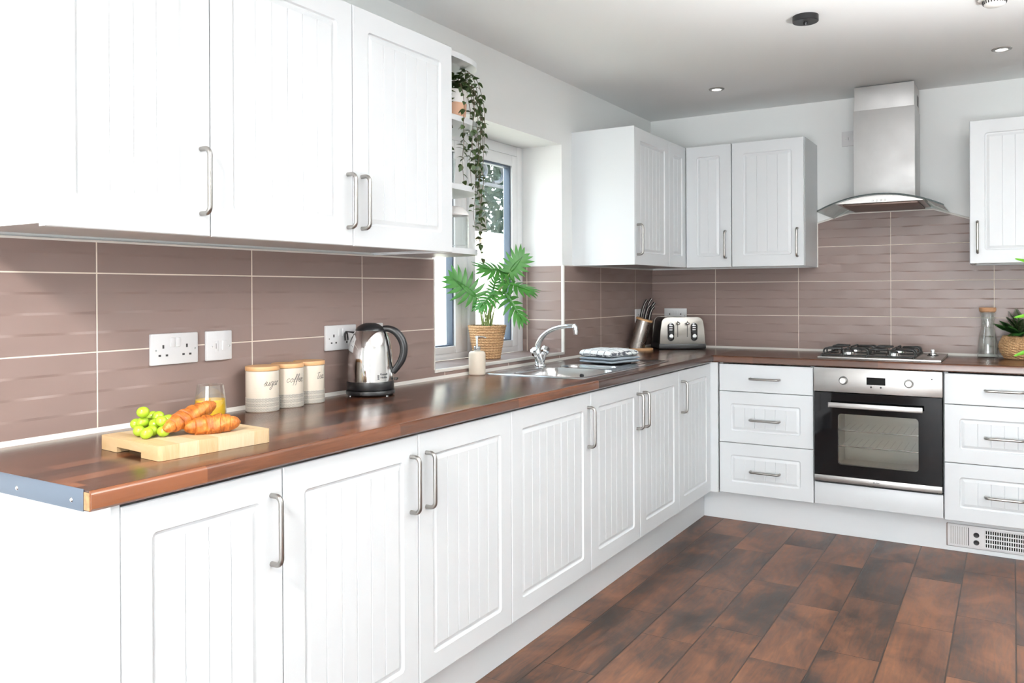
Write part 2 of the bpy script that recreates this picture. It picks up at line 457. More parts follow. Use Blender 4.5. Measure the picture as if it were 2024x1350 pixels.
# white sealant and tile edging
g = G()
g.prism([(TT, WT), (TT+.009, WT), (TT+.001, WT+.012), (0, WT+.012), (0, WT)], 'y', -4.6, -.02)
g.prism([(-TT-.009, WT), (-TT, WT), (0, WT+.012), (-TT-.001, WT+.012)], 'x', .02, 2.72)
g.box(.0, .013, WY0, WY1, WZ0-.0125, WZ0+.001, .001)             # sill edge strip
g.box(-.0005, .0135, WY1-.012, WY1+.001, WZ0, 1.405)           # upright edge strip
g.box(.0, .0135, WY0-.004, WY0+.001, WZ0, 1.3985)
g.box(-.235, .012, WY1-.0125, WY1, 1.402, 1.407)
g.box(.0, .012, -4.6, WY0, 1.3985, 1.404)
g.box(0, .012, WY1, 0, 1.402, 1.407)
for (a, c), (b, d) in zip([(1.036, 1.402), (1.036, 1.660), (1.213, 1.709), (1.643, 1.709), (1.835, 1.642)], [(1.036, 1.660), (1.213, 1.709), (1.643, 1.709), (1.835, 1.642), (1.835, 1.396)]):
    g.tube([(a, -.006, c), (b, -.006, d)], .006, 8)
struct('trim_6', g, MT['seal'], label='white sealant lines and tile edging')

# kitchen window
win = bpy.data.objects.new('window_1', None); COL.objects.link(win); win['kind'] = 'structure'
win['label'] = 'white framed kitchen window with two panes'
X0 = -.235
g = G()
def fr(g, y0, y1, z0, z1, wd, xa, xb):
    g.box(xa, xb, y0, y0+wd, z0, z1, .003).box(xa, xb, y1-wd, y1, z0, z1, .003).box(xa, xb, y0+wd, y1-wd, z0, z0+wd*.6, .003).box(xa, xb, y0+wd, y1-wd, z1-wd, z1, .003)
fr(g, WY0, WY1-.010, WZ0, WZ1-.002, .052, -.30, X0)
g.box(-.30, X0-.004, -1.817, -1.760, WZ0+.03, WZ1-.05, .003)
obj('window_frame', g, MT['upvc'], win)
for (a, b) in ((-2.306, -1.819), (-1.758, -1.302)):
    g = G(); fr(g, a, b, WZ0+.030, WZ1-.056, .055, -.285, X0+.006)
    sh = obj('sash', g, MT['upvc'], win)
    g = G(); fr(g, a+.0545, b-.0545, WZ0+.062, WZ1-.110, .012, -.276, X0-.004)
    obj('gasket', g, MT['gasket'], sh)
    g = G(); g.box(-.272, -.268, a+.055, b-.055, WZ0+.06, WZ1-.11)
    obj('pane', g, MT['winglass'], sh, smooth=0)

# ------------------------------------------------------------------ doors, drawers, handles
def bar_handle(L=.166, out=.032, r=.006):
    P = []
    rb = .016
    h = L/2 - r
    P.append((0, 0, -h)); P.append((0, -(out-rb), -h))
    for i in range(1, 7):
        t = PI/2*i/6; P.append((0, -(out-rb)-rb*math.sin(t), -h+rb-rb*math.cos(t)))
    Q = [(x, y, -z) for x, y, z in P][::-1]
    return mesh('handle', G().tube(P+Q, r, 14), MT['handle'])
HV = bar_handle()

def front(w, h, panel=True, t=.020, f=.064):
    g = G(); k = 5
    spec = [(0, .0006, .0025), (.0022, .0008, 0)]
    if panel:
        spec += [(f, .013, 0), (f+.0035, .010, .0052), (f+.008, .007, .0062), (f+.021, .0006, .0022)]
    rings = []
    for ins, r, y in spec:
        rings.append([g.bm.verts.new((x, y, z)) for x, z in rrect(ins, w-ins, ins, h-ins, r, k)])
    back = [g.bm.verts.new((x, t, z)) for x, z in rrect(0, w, 0, h, .0006, k)]
    n = len(back)
    for A, B in zip([back]+rings, rings):
        for i in range(n): g.bm.faces.new((A[i], A[(i+1)%n], B[(i+1)%n], B[i]))
    g.bm.faces.new(back)
    if not panel: g.bm.faces.new(rings[-1])
    else:
        i0 = f+.021; x0, x1, z0, z1 = i0, w-i0, i0, h-i0; y = .0022
        m = max(1, round((x1-x0)/.0565)); xs = [(x0, y)]
        for j in range(1, m):
            c = x0+(x1-x0)*j/m; xs += [(c-.0018, y), (c-.0006, y+.0024), (c+.0006, y+.0024), (c+.0018, y)]
        xs.append((x1, y))
        lo = [g.bm.verts.new((x, yy, z0)) for x, yy in xs]; hi = [g.bm.verts.new((x, yy, z1)) for x, yy in xs]
        for j in range(len(xs)-1): g.bm.faces.new((lo[j], lo[j+1], hi[j+1], hi[j]))
    return mesh('door', g, MT['white'], 22)

def carcass_g(w, d, z0, z1, y_wall=-.012, shelf=True, top=True, l_ext=0, r_ext=0):
    g = G(); yf = -d
    g.box(.0006, .018, yf, y_wall, z0, z1).box(w-.018, w-.0006, yf, y_wall, z0, z1).box(.018, w-.018, yf, y_wall, z0, z0+.018).box(.018, w-.018, y_wall-.008, y_wall, z0+.018, z1)
    if shelf: g.box(.018, w-.018, yf+.03, y_wall-.008, (z0+z1)/2, (z0+z1)/2+.018)
    if top: g.box(.018, w-.018, yf, y_wall-.008, z1-.018, z1)
    return g

GAP = .0015
def add_door(par, x0, x1, z0, z1, face, hx=None, hz=None, panel=True, f=.064):
    d = obj('door', front(x1-x0-2*GAP, z1-z0, panel, f=f), MT['white'], par, (x0+GAP, -face, z0))
    if hx is not None: obj('handle', HV, None, d, (hx-x0-GAP, 0, hz-z0))
    return d

RL = PI/2    # the run under the window is turned to face the room
def base(label, y0, y1, doors):
    w = y1-y0
    c = thing('base_cabinet', label, 'kitchen cabinet', (0, y0, 0), RL, 'white base cabinets under the window worktop')
    obj('carcass', carcass_g(w, DF-.022, ZP, WB-.001, top=False), MT['carcass'], c, smooth=0)
    for a, b, h in doors: add_door(c, a, b, ZP, ZT, DF, h, .735)
    return c
c1 = base('white single-door base cabinet at the open end of the worktop, beside the chopping board', -4.1, -3.7, [(0, .4, .365)])
g = G(); g.box(-.019, -.001, -DF, -.012, 0, WB-.001)
obj('end_panel', g, MT['white'], c1, smooth=0)
base('white double-door base cabinet below the kettle, its two handles meeting in the middle', -3.7, -2.7, [(0, .5, .465), (.5, 1., .535)])
base('widest single-door white base cabinet, directly left of the cabinet under the sink', -2.7, -2.1, [(0, .6, .572)])
base('white double-door base cabinet under the sink', -2.1, -1.1, [(0, .5, .465), (.5, 1., .535)])
cc = base('white corner base cabinet with one door, between the sink cabinet and the drawers', -1.1, -.6, [(0, .5, .035)])
# corner post belongs to the corner cabinet
g = G(); g.box(.500, .5145, -DF, -.3, ZP, WB-.001); g.box(.4985, .5145, -.625, -DF+.0, ZP, WB-.001)
obj('corner_post', g, MT['white'], cc, smooth=0)

def drawers(label, x0, w):
    c = thing('drawer_cabinet', label, 'drawer cabinet', (x0, 0, 0), 0, 'white three-drawer cabinets beside the oven')
    obj('carcass', carcass_g(w, DF-.022, ZP, WB-.001, top=False, shelf=False), MT['carcass'], c, smooth=0)
    for z0, z1, p in ((.7205, ZT, False), (.4405, .7175, True), (ZP, .4375, True)):
        d = obj('drawer', front(w-2*GAP, z1-z0, p), MT['white'], c, (GAP, -DF, z0))
        hz = {0.7205: .793, .4405: .571, ZP: .292}[z0]
        obj('handle', HV, None, d, (w/2-GAP, 0, hz-z0), (0, PI/2, 0))
    return c
drawers('white three-drawer cabinet left of the oven', .6265, .4995)
drawers('white three-drawer cabinet right of the oven, above the plinth heater', 1.7275, .5)

# plinths
tag(obj('plinth', G().box(.500, .519, -4.1, -.519, .001, ZP-.003), MT['white'], smooth=0), 'long white plinth board below the window-side cabinets', 'plinth')
g = G(); g.box(.5195, 1.735, -.519, -.500, .001, ZP-.003).box(1.735, 2.25, -.519, -.500, .001, .022).box(1.735, 2.25, -.519, -.500, .134, ZP-.003)
tag(obj('plinth', g, MT['white'], smooth=0), 'white plinth board below the oven and drawers', 'plinth')

# ------------------------------------------------------------------ worktops
FX = .599
def prof(a0, a1):
    r = .010; P = [(a0, WB), (a1-.005, WB), (a1, WB+.005)]
    for i in range(6):
        t = PI/2*i/5; P.append((a1-r+r*math.cos(t), WT-r+r*math.sin(t)))
    P.append((a0, WT)); return P
SX0, SX1, SY0, SY1 = .052, .535, -2.066, -1.085      # sink outline
g = G()
g.prism(prof(.0, FX), 'y', -4.165, SY0+.02); g.prism(prof(0, FX), 'y', SY1-.02, -.6065)
g.prism([(0, WB), (.6, WB), (.6, WT), (0, WT)], 'y', -.6065, 0)
g.prism(prof(SX1-.02, FX), 'y', SY0+.02, SY1-.02); g.box(0, SX0+.02, SY0+.02, SY1-.02, WB, WT)
wl = tag(obj('worktop', g, MT['wood_l'], smooth=40), 'long dark red-brown wooden worktop with the sink, along the window wall', 'worktop')
g = G()
g.box(.0, .577, -4.1675, -4.165, WB-.001, WT+.0016, .0006)
es = obj('edge_strip', g, MT['alu'], wl, label='bluish grey metal end strip with two screws')
for x, z in ((.357, .891), (.541, .8915)):
    obj('screw', G().lathe([(0, .0022), (.0028, .002), (.0045, .0006), (.0045, 0)], n=16), MT['chrome'], es, (x, -4.1675, z), (PI/2, 0, 0))
obj('raw_edge', G().box(.5775, .5945, -4.1662, -4.165, WB+.002, WT-.004), MT['chip'], wl, smooth=0, label='bare chipboard at the worktop corner')
g = G()
bp_ = [(-y, z) for y, z in prof(0, FX)]
g.prism(bp_, 'x', .6005, 2.45)
tag(obj('worktop', g, MT['wood_b'], smooth=40), 'dark red-brown wooden worktop with the hob, along the rear wall', 'worktop')

# ------------------------------------------------------------------ wall cabinets
UF, UB, UT = .359, 1.404, 2.113
def wall_cab(name, label, loc, rz, w, doors, group, sides=None, d=UF-.022):
    c = thing(name, label, 'wall cabinet', loc, rz, group)
    obj('carcass', carcass_g(w, d, 0.008, UT-UB), MT['carcass'], c, smooth=0)
    for a, b, h in doors: add_door(c, a, b, 0, UT-UB, UF, h, .130)
    return c
wg = 'white wall cabinets with grooved doors'
u1 = wall_cab('wall_cabinet', 'white single-door wall cabinet above the wall socket pair, at the near end', (0, -4.114, UB), RL, .4, [(0, .4, .372)], wg)
obj('side_panel', G().box(-.0005, .0005+.018, -UF+.024, -.0005, .006, UT-UB+.001), MT['white'], u1, smooth=0)
u2 = wall_cab('wall_cabinet', 'white double-door wall cabinet beside the open shelves and trailing plant', (0, -3.714, UB), RL, 1.0, [(0, .5, .476), (.5, 1., .536)], wg)
obj('side_panel', G().box(.982, 1.001, -UF+.022, -.0005, .006, UT-UB+.001), MT['white'], u2, smooth=0)
# L-shaped corner cabinet
g = G()
g.prism([(.0, -1.113), (.340, -1.113), (.340, -.340), (.633, -.340), (.633, -.001), (0, -.001)], 'z', UB+.008, UT)
uc = tag(obj('corner_wall_cabinet', g, MT['carcass'], smooth=0), 'white L-shaped corner wall cabinet above the toaster and knife block', 'wall cabinet', wg)
g = G(); g.box(.0, .359, -1.1225, -1.113, UB, UT+.002)
obj('end_panel', g, MT['white'], uc, smooth=0)
def ldoor(par, y0, y1, h=None, f=.064):
    d = obj('door', front(y1-y0-2*GAP, UT-UB, True, .018, f), None, par, (UF, y0+GAP, UB), (0, 0, RL))
    if h is not None: obj('handle', HV, None, d, (h-y0-GAP, 0, .130))
ldoor(uc, -1.1125, -.625, -1.088)
ldoor(uc, -.625, -.343, None, .066)
d = obj('door', front(.270-2*GAP, UT-UB, True, .018), None, uc, (.3625+GAP, -UF, UB))
obj('handle', HV, None, d, (.236, 0, .130))
u4 = wall_cab('wall_cabinet', 'white single-door wall cabinet immediately left of the extractor hood', (.635, 0, UB), 0, .4, [(0, .4, .365)], wg)
obj('side_panel', G().box(.382, .4005, -UF+.021, -.0005, 0, UT-UB+.002), MT['white'], u4, smooth=0)
u5 = wall_cab('wall_cabinet', 'white wall cabinet right of the extractor hood, above the carafe and fern', (1.829, 0, UB-.006), 0, .5, [(0, .5, .035)], wg)
obj('side_panel', G().box(-.0005, .018, -UF+.021, -.0005, 0, UT-UB+.002), MT['white'], u5, smooth=0)

# open end shelves
es_ = thing('corner_shelf_unit', 'white open shelf unit with rounded shelves at the end of the wall cabinets', 'shelf unit', (0, -2.7125, 0))
def shelf_poly(a=.340, b=.300, n=4.0):
    P = [(0, 0)]
    for i in range(33):
        t = PI/2*i/32
        P.append((a*max(0, math.cos(t))**(2/n), b*max(0, math.sin(t))**(2/n)))
    return P
for z in (2.093, 1.872, 1.630, 1.404):
    obj('shelf', G().prism(shelf_poly(), 'z', z, z+.020, .002), MT['white'], es_)
obj('back_panel', G().box(.0005, .014, .0, .292, 1.424, 2.093), MT['white'], es_, smooth=0)

# ------------------------------------------------------------------ sockets
def socket(label, loc, rz, w, kind, h=.086):
    t = thing('wall_socket' if kind != 'spur' else 'fused_switch', label, 'socket' if kind != 'spur' else 'switch', loc, rz, 'white electrical wall plates')
    obj('plate', G().box(0, w, -.010, 0, 0, h, .0025), MT['plastic'], t)
    if kind == 'spur':
        obj('rocker', G().box(w*.60, w*.78, -.0125, -.008, h*.34, h*.66, .0012), MT['plastic'], t)
        g = G().box(w*.33, w*.46, -.0112, -.008, h*.30, h*.66, .0008); fc = obj('fuse_cover', g, MT['plastic'], t)
        obj('slot', G().box(w*.345, w*.36, -.0116, -.010, h*.40, h*.58), MT['dark'], fc, smooth=0)
        scr = (.22, .90)
    else:
        cs = (.25, .75) if w > .1 else (.5,)
        for c in cs:
            x = w*c; sx = 1
            hs = [(x, h*.58, .0058, .0095), (x-.011, h*.30, .0076, .0055), (x+.011, h*.30, .0076, .0055)]
            for hx, hz, a, b in hs:
                obj('pin_hole', G().box(hx-a/2, hx+a/2, -.0103, -.008, hz-b/2, hz+b/2), MT['dark'], t, smooth=0)
        if w > .1:
            for x in (w*.5-.0085, w*.5+.0085): obj('rocker', G().box(x-.0065, x+.0065, -.0125, -.008, h*.56, h*.86, .0012), MT['plastic'], t)
        scr = (.10, .93) if w > .1 else (.12, .88)
    for s_ in scr:
        obj('screw', G().lathe([(0, .0006), (.0022, .0005), (.0026, 0)], n=12), MT['chrome'], t, (w*s_, -.010, h*.47), (PI/2, 0, 0))
    return t
XW = TT-.0005
socket('white double wall socket above the chopping board, left of the fused switch', (XW, -3.641, 1.071), RL, .150, 'double')
socket('white square fused switch right of the double socket above the chopping board', (XW, -3.462, 1.071), RL, .090, 'spur')
socket('white double wall socket behind the kettle spout', (XW, -2.980, 1.069), RL, .150, 'double')
socket('white wall plate mostly hidden behind the kettle handle', (XW, -2.771, 1.069), RL, .086, 'spur')
socket('white double wall socket on tiles behind the toaster', (.095, -XW, 1.071), 0, .148, 'double')
socket('white wall socket in the tiled corner behind the knife block', (XW, -.300, 1.071), RL, .148, 'double')
socket('white fused switch high on the wall beside the hood chimney', (1.172, -.0005, 2.094), 0, .103, 'spur')

# ------------------------------------------------------------------ sink, tap
g = G(); nx, ny = 110, 220
def sst(a, b, x):
    t = min(1, max(0, (x-a)/(b-a))); return t*t*(3-2*t)
def rbox(x, y, x0, x1, y0, y1, r):
    cx, cy = (x0+x1)/2, (y0+y1)/2
    dx = abs(x-cx)-(x1-x0)/2+r; dy = abs(y-cy)-(y1-y0)/2+r
    return math.hypot(max(dx, 0), max(dy, 0))+min(max(dx, dy), 0)-r
def sink_h(x, y):
    z = WT+.0035
    e = rbox(x, y, SX0, SX1, SY0, SY1, .03)
    z += .0022*math.exp(-((e+.006)/.004)**2)
    if e > -.012: z -= .003*sst(-.008, 0, e)
    else: z -= .002*sst(-.012, -.02, e)
    z -= .150*sst(.0, -.022, rbox(x, y, .150, .500, -2.010, -1.665, .06))
    z -= .085*sst(.0, -.02, rbox(x, y, .175, .440, -1.625, -1.475, .05))
    d = rbox(x, y, .115, .505, -1.445, -1.110, .03)
    z -= .004*sst(0, -.012, d)
    if d < -.02 and y > -1.41: z += .0028*max(0, math.cos((x-.13)/.036*2*PI))*sst(-.02, -.05, d)
    return z
vs = []; 
for j in range(ny+1):
    for i in range(nx+1):
        x = SX0+(SX1-SX0)*i/nx; y = SY0+(SY1-SY0)*j/ny
        vs.append((x, y, sink_h(x, y)))
fs = [(j*(nx+1)+i, j*(nx+1)+i+1, (j+1)*(nx+1)+i+1, (j+1)*(nx+1)+i) for j in range(ny) for i in range(nx)]
g.add(vs, fs)
sk = tag(obj('kitchen_sink', g, MT['sinksteel'], smooth=60), 'stainless steel bowl-and-a-half sink with a drainer below the window', 'sink')
obj('overflow', G().lathe([(0, .002), (.009, .002), (.011, .0)], n=24), MT['dark'], sk, (.33, -1.672, .882), (PI/2+.3, 0, 0))
for x, y, z, r in ((.32, -1.83, .769, .035), (.3, -1.55, .834, .022)):
    obj('drain', G().lathe([(0, .001), (r*.7, .001), (r*.75, .003), (r, .002), (r, 0)], n=28), MT['chrome'], sk, (x, y, z))

tp = thing('mixer_tap', 'chrome mixer tap with two faceted knobs at the back of the sink', 'tap', (.103, -1.655, WT+.0035))
obj('base', G().lathe([(0, .012), (.020, .012), (.026, .008), (.028, .002), (.028, 0)], n=28), MT['chrome'], tp)
g = G()
g.tube(spline([(0, 0, .008), (0, 0, .03), (-.004, 0, .055)], 4), [.019, .019, .019, .019, .018, .017, .016, .016, .015], 18)
for s_ in (-1, 1): g.tube([(0, s_*.004, .012), (0, s_*.022, .035), (0, s_*.038, .056)], [.016, .015, .013], 16)
obj('body', g, MT['chrome'], tp)
P = spline([(-.004, 0, .05), (-.014, 0, .085), (.000, 0, .122), (.034, 0, .156), (.085, 0, .180), (.140, 0, .190), (.180, 0, .191)], 7)
g = G()
for off in (-.0085, 0, .0085): g.tube([(p.x, p.y+off, p.z) for p in P], [.0085 if off else .0105]*len(P), 12)
obj('spout', g, MT['chrome'], tp)
g = G(); g.tube([(.176, 0, .196), (.186, 0, .182), (.189, 0, .160)], [.013, .0135, .012], 18); g.lathe([(0, 0), (.0098, 0), (.0105, .006), (.0105, .014)], (.189, 0, .152), 18)
obj('nozzle', g, MT['chrome'], tp)
for s_ in (-1, 1):
    g = G()
    ax = Vector((0, s_*.62, .78)).normalized(); c0 = Vector((0, s_*.036, .054))
    g.tube([c0+ax*d for d in (0, .006, .014, .034, .038)], [.010, .018, .021, .0195, .013], 8)
    obj('knob', g, MT['chrome'], tp, smooth=20)

# ------------------------------------------------------------------ towels
def towel(name, label, mt, c, rz, w, d, z0, h, layers, top_round):
    g = G(); n = 22
    for L in range(layers):
        za = z0+h*L/layers; hh = h/layers
        vs = []; nx_, ny_ = 26, 26
        for side in (0, 1):
            for j in range(ny_+1):
                for i in range(nx_+1):
                    tu = i/nx_*2-1; tv_ = j/ny_*2-1
                    u = math.copysign(1-(1-abs(tu))**2.3, tu); v = math.copysign(1-(1-abs(tv_))**2.3, tv_)
                    e = max(abs(u)**14, abs(v)**14)
                    sq = math.sqrt(max(0, 1-min(1, e)))
                    k = (.5+.5*sq) if side else (.5-.5*sq)
                    wob = .0016*math.sin(5*u+L*2)+.0014*math.sin(4.3*v+1+L)
                    lift = top_round*(1-v*v*.6)*(1-.35*u*u) if side else 0
                    vs.append((u*w/2*(1-.015*L)+.002*math.sin(3*v+L), v*d/2+.002*math.sin(4*u), za+hh*k+(wob if side else 0)*sq*.8+lift*sq))
        m = (nx_+1)*(ny_+1)
        fs = []
        for s_ in (0, 1):
            for j in range(ny_):
                for i in range(nx_):
                    a = s_*m+j*(nx_+1)+i; f = (a, a+1, a+nx_+2, a+nx_+1)
                    fs.append(f if s_ else f[::-1])
        for i in range(nx_):
            fs.append((i, i+1, m+i+1, m+i)); a = ny_*(nx_+1)+i; fs.append((a+1, a, m+a, m+a+1))
        for j in range(ny_):
            a = j*(nx_+1); fs.append((a+nx_+1, a, m+a, m+a+nx_+1)); b = a+nx_; fs.append((b, b+nx_+1, m+b+nx_+1, m+b))
        g.add(vs, fs)
    return tag(obj(name, g, mt, None, (*c, 0), (0, 0, rz), 60), label, 'towel', 'folded towels on the drainer')
ZD = WT+.0045
towel('tea_towel', 'folded dark grey towel lying under the checked one on the sink drainer', MT['greytowel'], (.306, -1.312), R(-13), .200, .232, ZD, .030, 2, 0)
towel('tea_towel', 'folded white towel with a black check, on top of the grey one', MT['towel'], (.302, -1.314), R(-13), .196, .224, ZD+.031, .028, 1, .010)

# ------------------------------------------------------------------ oven
ov = thing('built_in_oven', 'stainless steel and black glass built-in oven under the hob', 'oven', (1.1285, 0, 0))
OW = .597
cp = obj('control_panel', G().box(.003, OW-.003, -.604, -.56, .749, .8725, .002), MT['steel'], ov)
obj('display', G().box(.256, .343, -.6052, -.603, .794, .831, .0006), MT['gloss_black'], cp, smooth=0)
for x in (.277, .322): obj('button', G().lathe([(0, .003), (.004, .003), (.005, 0)], n=14), MT['dark'], cp, (x, -.604, .7825), (PI/2, 0, 0))
obj('indicator_light', G().lathe([(0, .001), (.0035, .001), (.0035, 0)], n=14), MT['dark'], cp, (.549, -.604, .835), (PI/2, 0, 0))
for x in (.147, .449):
    kn = obj('knob', G().lathe([(0, .026), (.014, .026), (.0165, .024), (.018, 0)], n=28), MT['steel'], ov, (x, -.604, .810), (PI/2, 0, 0))
    obj('collar', G().lathe([(.0195, 0), (.0195, .004), (.0215, .003), (.0215, 0)], n=28), MT['black'], kn)
g = G()
x0, x1, z0, z1 = .120, .490, .381, .640
g.box(.005, x0, -.604, -.575, .321, .746).box(x1, OW-.005, -.604, -.575, .321, .746).box(x0, x1, -.604, -.575, .321, z0).box(x0, x1, -.604, -.575, z1, .746)
for cx, cz, sx, sz in ((x0, z0, 1, 1), (x1, z0, -1, 1), (x0, z1, 1, -1), (x1, z1, -1, -1)):
    r = .016; poly = [(cx, cz)] + [(cx+sx*r*(1-math.sin(PI/2*i/5)), cz+sz*r*(1-math.cos(PI/2*i/5))) for i in range(6)]
    g.prism(poly if sx*sz < 0 else poly[::-1], 'y', -.6038, -.580)
od = obj('oven_door', g, MT['gloss_black'], ov, smooth=0)
obj('glass_pane', G().box(x0, x1, -.6025, -.600, z0, z1), MT['ovenglass'], od, smooth=0)
g = G().box(.005, OW-.005, -.606, -.575, .2895, .321, .0015)
tr = obj('bottom_trim', g, MT['steel'], od)
hb = obj('handle', G().box(.080, .512, -.648, -.640, .6745, .7005, .002).box(.09, .112, -.641, -.603, .681, .694).box(.480, .502, -.641, -.603, .681, .694), MT['steel'], od)
g = G()
g.box(x0-.02, x1+.02, -.28, -.27, z0-.03, z1+.03).box(x0-.03, x0-.02, -.572, -.27, z0-.03, z1+.03).box(x1+.02, x1+.03, -.572, -.27, z0-.03, z1+.03)
g.box(x0-.02, x1+.02, -.572, -.27, z0-.04, z0-.03).box(x0-.02, x1+.02, -.572, -.27, z1+.03, z1+.04)
obj('cavity', g, MT['inox_dark'], ov, smooth=0)
for z in (.470, .550):
    g = G(); g.tube([(x0-.02, -.565, z), (x1+.02, -.565, z)], .003, 8)
    for i in range(12): g.tube([(x0+.01+.032*i, -.565, z), (x0+.01+.032*i, -.30, z)], .0018, 6)
    obj('oven_rack', g, MT['chrome'], ov)
obj('vent_gap', G().box(.02, OW-.025, -.57, -.56, .279, .289), MT['dark'], ov, smooth=0)

def text_mesh(body, size, ext=.0003):
    cu = bpy.data.curves.new('lettering', 'FONT'); cu.body = body; cu.size = size; cu.extrude = ext
    cu.align_x = 'CENTER'; cu.align_y = 'CENTER'
    o = bpy.data.objects.new('lettering', cu); COL.objects.link(o)
    bpy.context.view_layer.update()
    me = bpy.data.meshes.new_from_object(o.evaluated_get(bpy.context.evaluated_depsgraph_get()))
    bpy.data.objects.remove(o); bpy.data.curves.remove(cu)
    me.materials.clear(); me.materials.append(MT['ink'])
    return me
tm = text_mesh('BUSH', .012)
obj('lettering', tm, None, tr, (.3, -.6064, .306), (PI/2, 0, 0))
oh = thing('oven_housing', 'plain white panel and housing below the oven', 'cabinet', (1.1265, 0, 0))
obj('filler_panel', G().box(.004, .597, -DF, -.565, ZP+.004, .277, .0015), MT['white'], oh)
obj('housing', G().box(.0006, .0023, -.56, -.012, ZP, WB-.001).box(.5985, .6003, -.56, -.012, ZP, WB-.001).box(.0023, .5985, -.56, -.012, ZP, ZP+.003), MT['carcass'], oh, smooth=0)

# ------------------------------------------------------------------ hob
hb_ = thing('gas_hob', 'stainless steel gas hob with black pan supports on the rear worktop', 'hob', (1.137, 0, WT))
g = G(); g.box(0, .577, -.540, -.040, .0005, .0105, .002)
obj('plate', g, MT['steel'], hb_)
def burner(x, y, r):
    b = obj('burner', G().lathe([(0, .022), (r*.80, .022), (r*.86, .021), (r*.90, .010), (r, .004), (r*1.15, .002), (r*1.15, 0)], n=30), MT['chrome'], hb_, (x, y, .0085))
    obj('burner_cap', G().lathe([(0, .0315), (r*.55, .0315), (r*.70, .029), (r*.72, .022), (0, .022)], n=30), MT['iron'], b)
for x, y, r in ((.125, -.400, .046), (.125, -.165, .036), (.345, -.400, .036), (.345, -.165, .046)): burner(x, y, r)
for gx0, gx1 in ((.016, .232), (.236, .452)):
    g = G(); zt = .047; y0, y1 = -.512, -.062
    xm = (gx0+gx1)/2
    def bar(P, r=.0048): g.tube(spline(P, 4), r, 8)
    for y in (y0, y1): g.tube([(gx0, y, .018), (gx1, y, .018)], .0045, 8)
    for x in (gx0, gx1): g.tube([(x, y0, .018), (x, y1, .018)], .0045, 8)
    for x in (gx0, gx1):
        for y in (y0, y1): g.tube([(x, y, .0), (x, y, .020)], .005, 8)
    for cy in (-.405, -.165):
        for sx in (-1, 1):
            ex = gx0 if sx < 0 else gx1
            for oy in (-.045, .045):
                bar([(ex, cy+oy, .018), (ex, cy+oy, .036), (ex-sx*.010, cy+oy, zt), (ex-sx*.035, cy+oy, zt), (xm+sx*.026, cy+oy*.45, zt)])
        for sy in (-1, 1):
            ey = cy+sy*.112
            bar([(xm, ey, .018), (xm, ey, .038), (xm, ey-sy*.012, zt), (xm, cy+sy*.024, zt)])
    g.tube([(gx0, -.285, .018), (gx1, -.285, .018)], .0045, 8)
    obj('pan_support', g, MT['iron'], hb_)
for y in (-.235,):
    k = obj('knob', G().lathe([(0, .014), (.017, .014), (.0205, .011), (.0215, 0)], n=26), MT['chrome'], hb_, (.518, y, .0105))
    obj('grip', G().box(-.0085, .0085, -.022, .022, .012, .034, .003), MT['chrome'], k)
    obj('collar', G().lathe([(.0225, 0), (.024, .004), (.0275, .001), (.0275, 0)], n=26), MT['black'], k)

# ------------------------------------------------------------------ cooker hood
hd = thing('cooker_hood', 'stainless steel chimney hood with a curved glass canopy above the hob', 'extractor hood', (1.427, 0, 0))
obj('chimney', G().box(-.150, .150, -.275, -.001, 1.735, 2.235, .001), MT['steel_v'], hd)
g = G(); g.box(-.147, .147, -.271, -.001, 2.235, 2.362, .001)
uch = obj('upper_sleeve', g, MT['steel_v'], hd)
obj('vent_slot', G().box(.1468, .1478, -.115, -.055, 2.262, 2.318), MT['dark'], uch, smooth=0)
ca = .298; sag = .074
rad = (ca*ca+sag*sag)/(2*sag); zc_ = 1.761-rad
def arcz(x, dr=0): return zc_+math.sqrt((rad+dr)**2-x*x)
N_ = 40
g = G()
xs = [-ca+2*ca*i/N_ for i in range(N_+1)]
g.prism([(x, arcz(x)) for x in xs]+[(x, arcz(x, -.006)) for x in xs[::-1]], 'y', -.500, -.002)
cnp = obj('canopy', g, MT['hoodglass'], hd, label='curved glass canopy')
g = G(); g.prism([(x, arcz(x, .0006)) for x in xs]+[(x, arcz(x, -.0068)) for x in xs[::-1]], 'y', -.5022, -.500)
obj('front_edge', g, MT['glassedge'], cnp)
hw = .203
xs2 = [-hw+2*hw*i/N_ for i in range(N_+1)]
zb = arcz(hw, -.0075)-.0025
g = G(); g.prism([(x, arcz(x, -.0075)) for x in xs2]+[(hw, zb), (-hw, zb)], 'y', -.474, -.02)
bd = obj('body', g, MT['steel'], hd)
obj('filter', G().box(-.178, .178, -.450, -.045, zb-.009, zb-.0002, .001), MT['filter'], bd)
for i in range(4):
    x = -.028+.0195*i
    obj('button', G().lathe([(0, .006), (.0035, .006), (.005, .003), (.005, 0)], n=14), MT['chrome'], bd, (x, -.474, 1.727), (PI/2, 0, 0))

# ------------------------------------------------------------------ plinth heater
ht = thing('plinth_heater', 'white plinth heater with a black slotted grille below the right drawers', 'heater', (1.737, -.519, .024))
HW, HH = .50, .108
g = G(); g.box(0, HW, -.004, .03, 0, HH, .0015)
ft = obj('fascia', g, MT['plastic'], ht)
g = G()
for i in range(8): g.box(.014+.0095*i, .0165+.0095*i, -.0052, -.0038, .012, .098)
obj('side_louvre', g, MT['handle'], ft, smooth=0)
obj('side_gap', G().box(.088, .0915, -.0052, -.0038, .012, .098), MT['dark'], ft, smooth=0)
obj('edge_shadow', G().box(-.004, .0005, -.003, .02, 0, HH), MT['filter'], ft, smooth=0)  # dark strip standing in for the shadow along the fascia edge
obj('grille_backing', G().box(.160, .485, -.0047, -.0035, .012, .096), MT['gloss_black'], ht, smooth=0)
g = G()
n = 34
for i in range(n+1):
    x = .160+.325*i/n; g.box(x-.0021, x+.0021, -.0075, -.0040, .010, .098, .0006, 1)
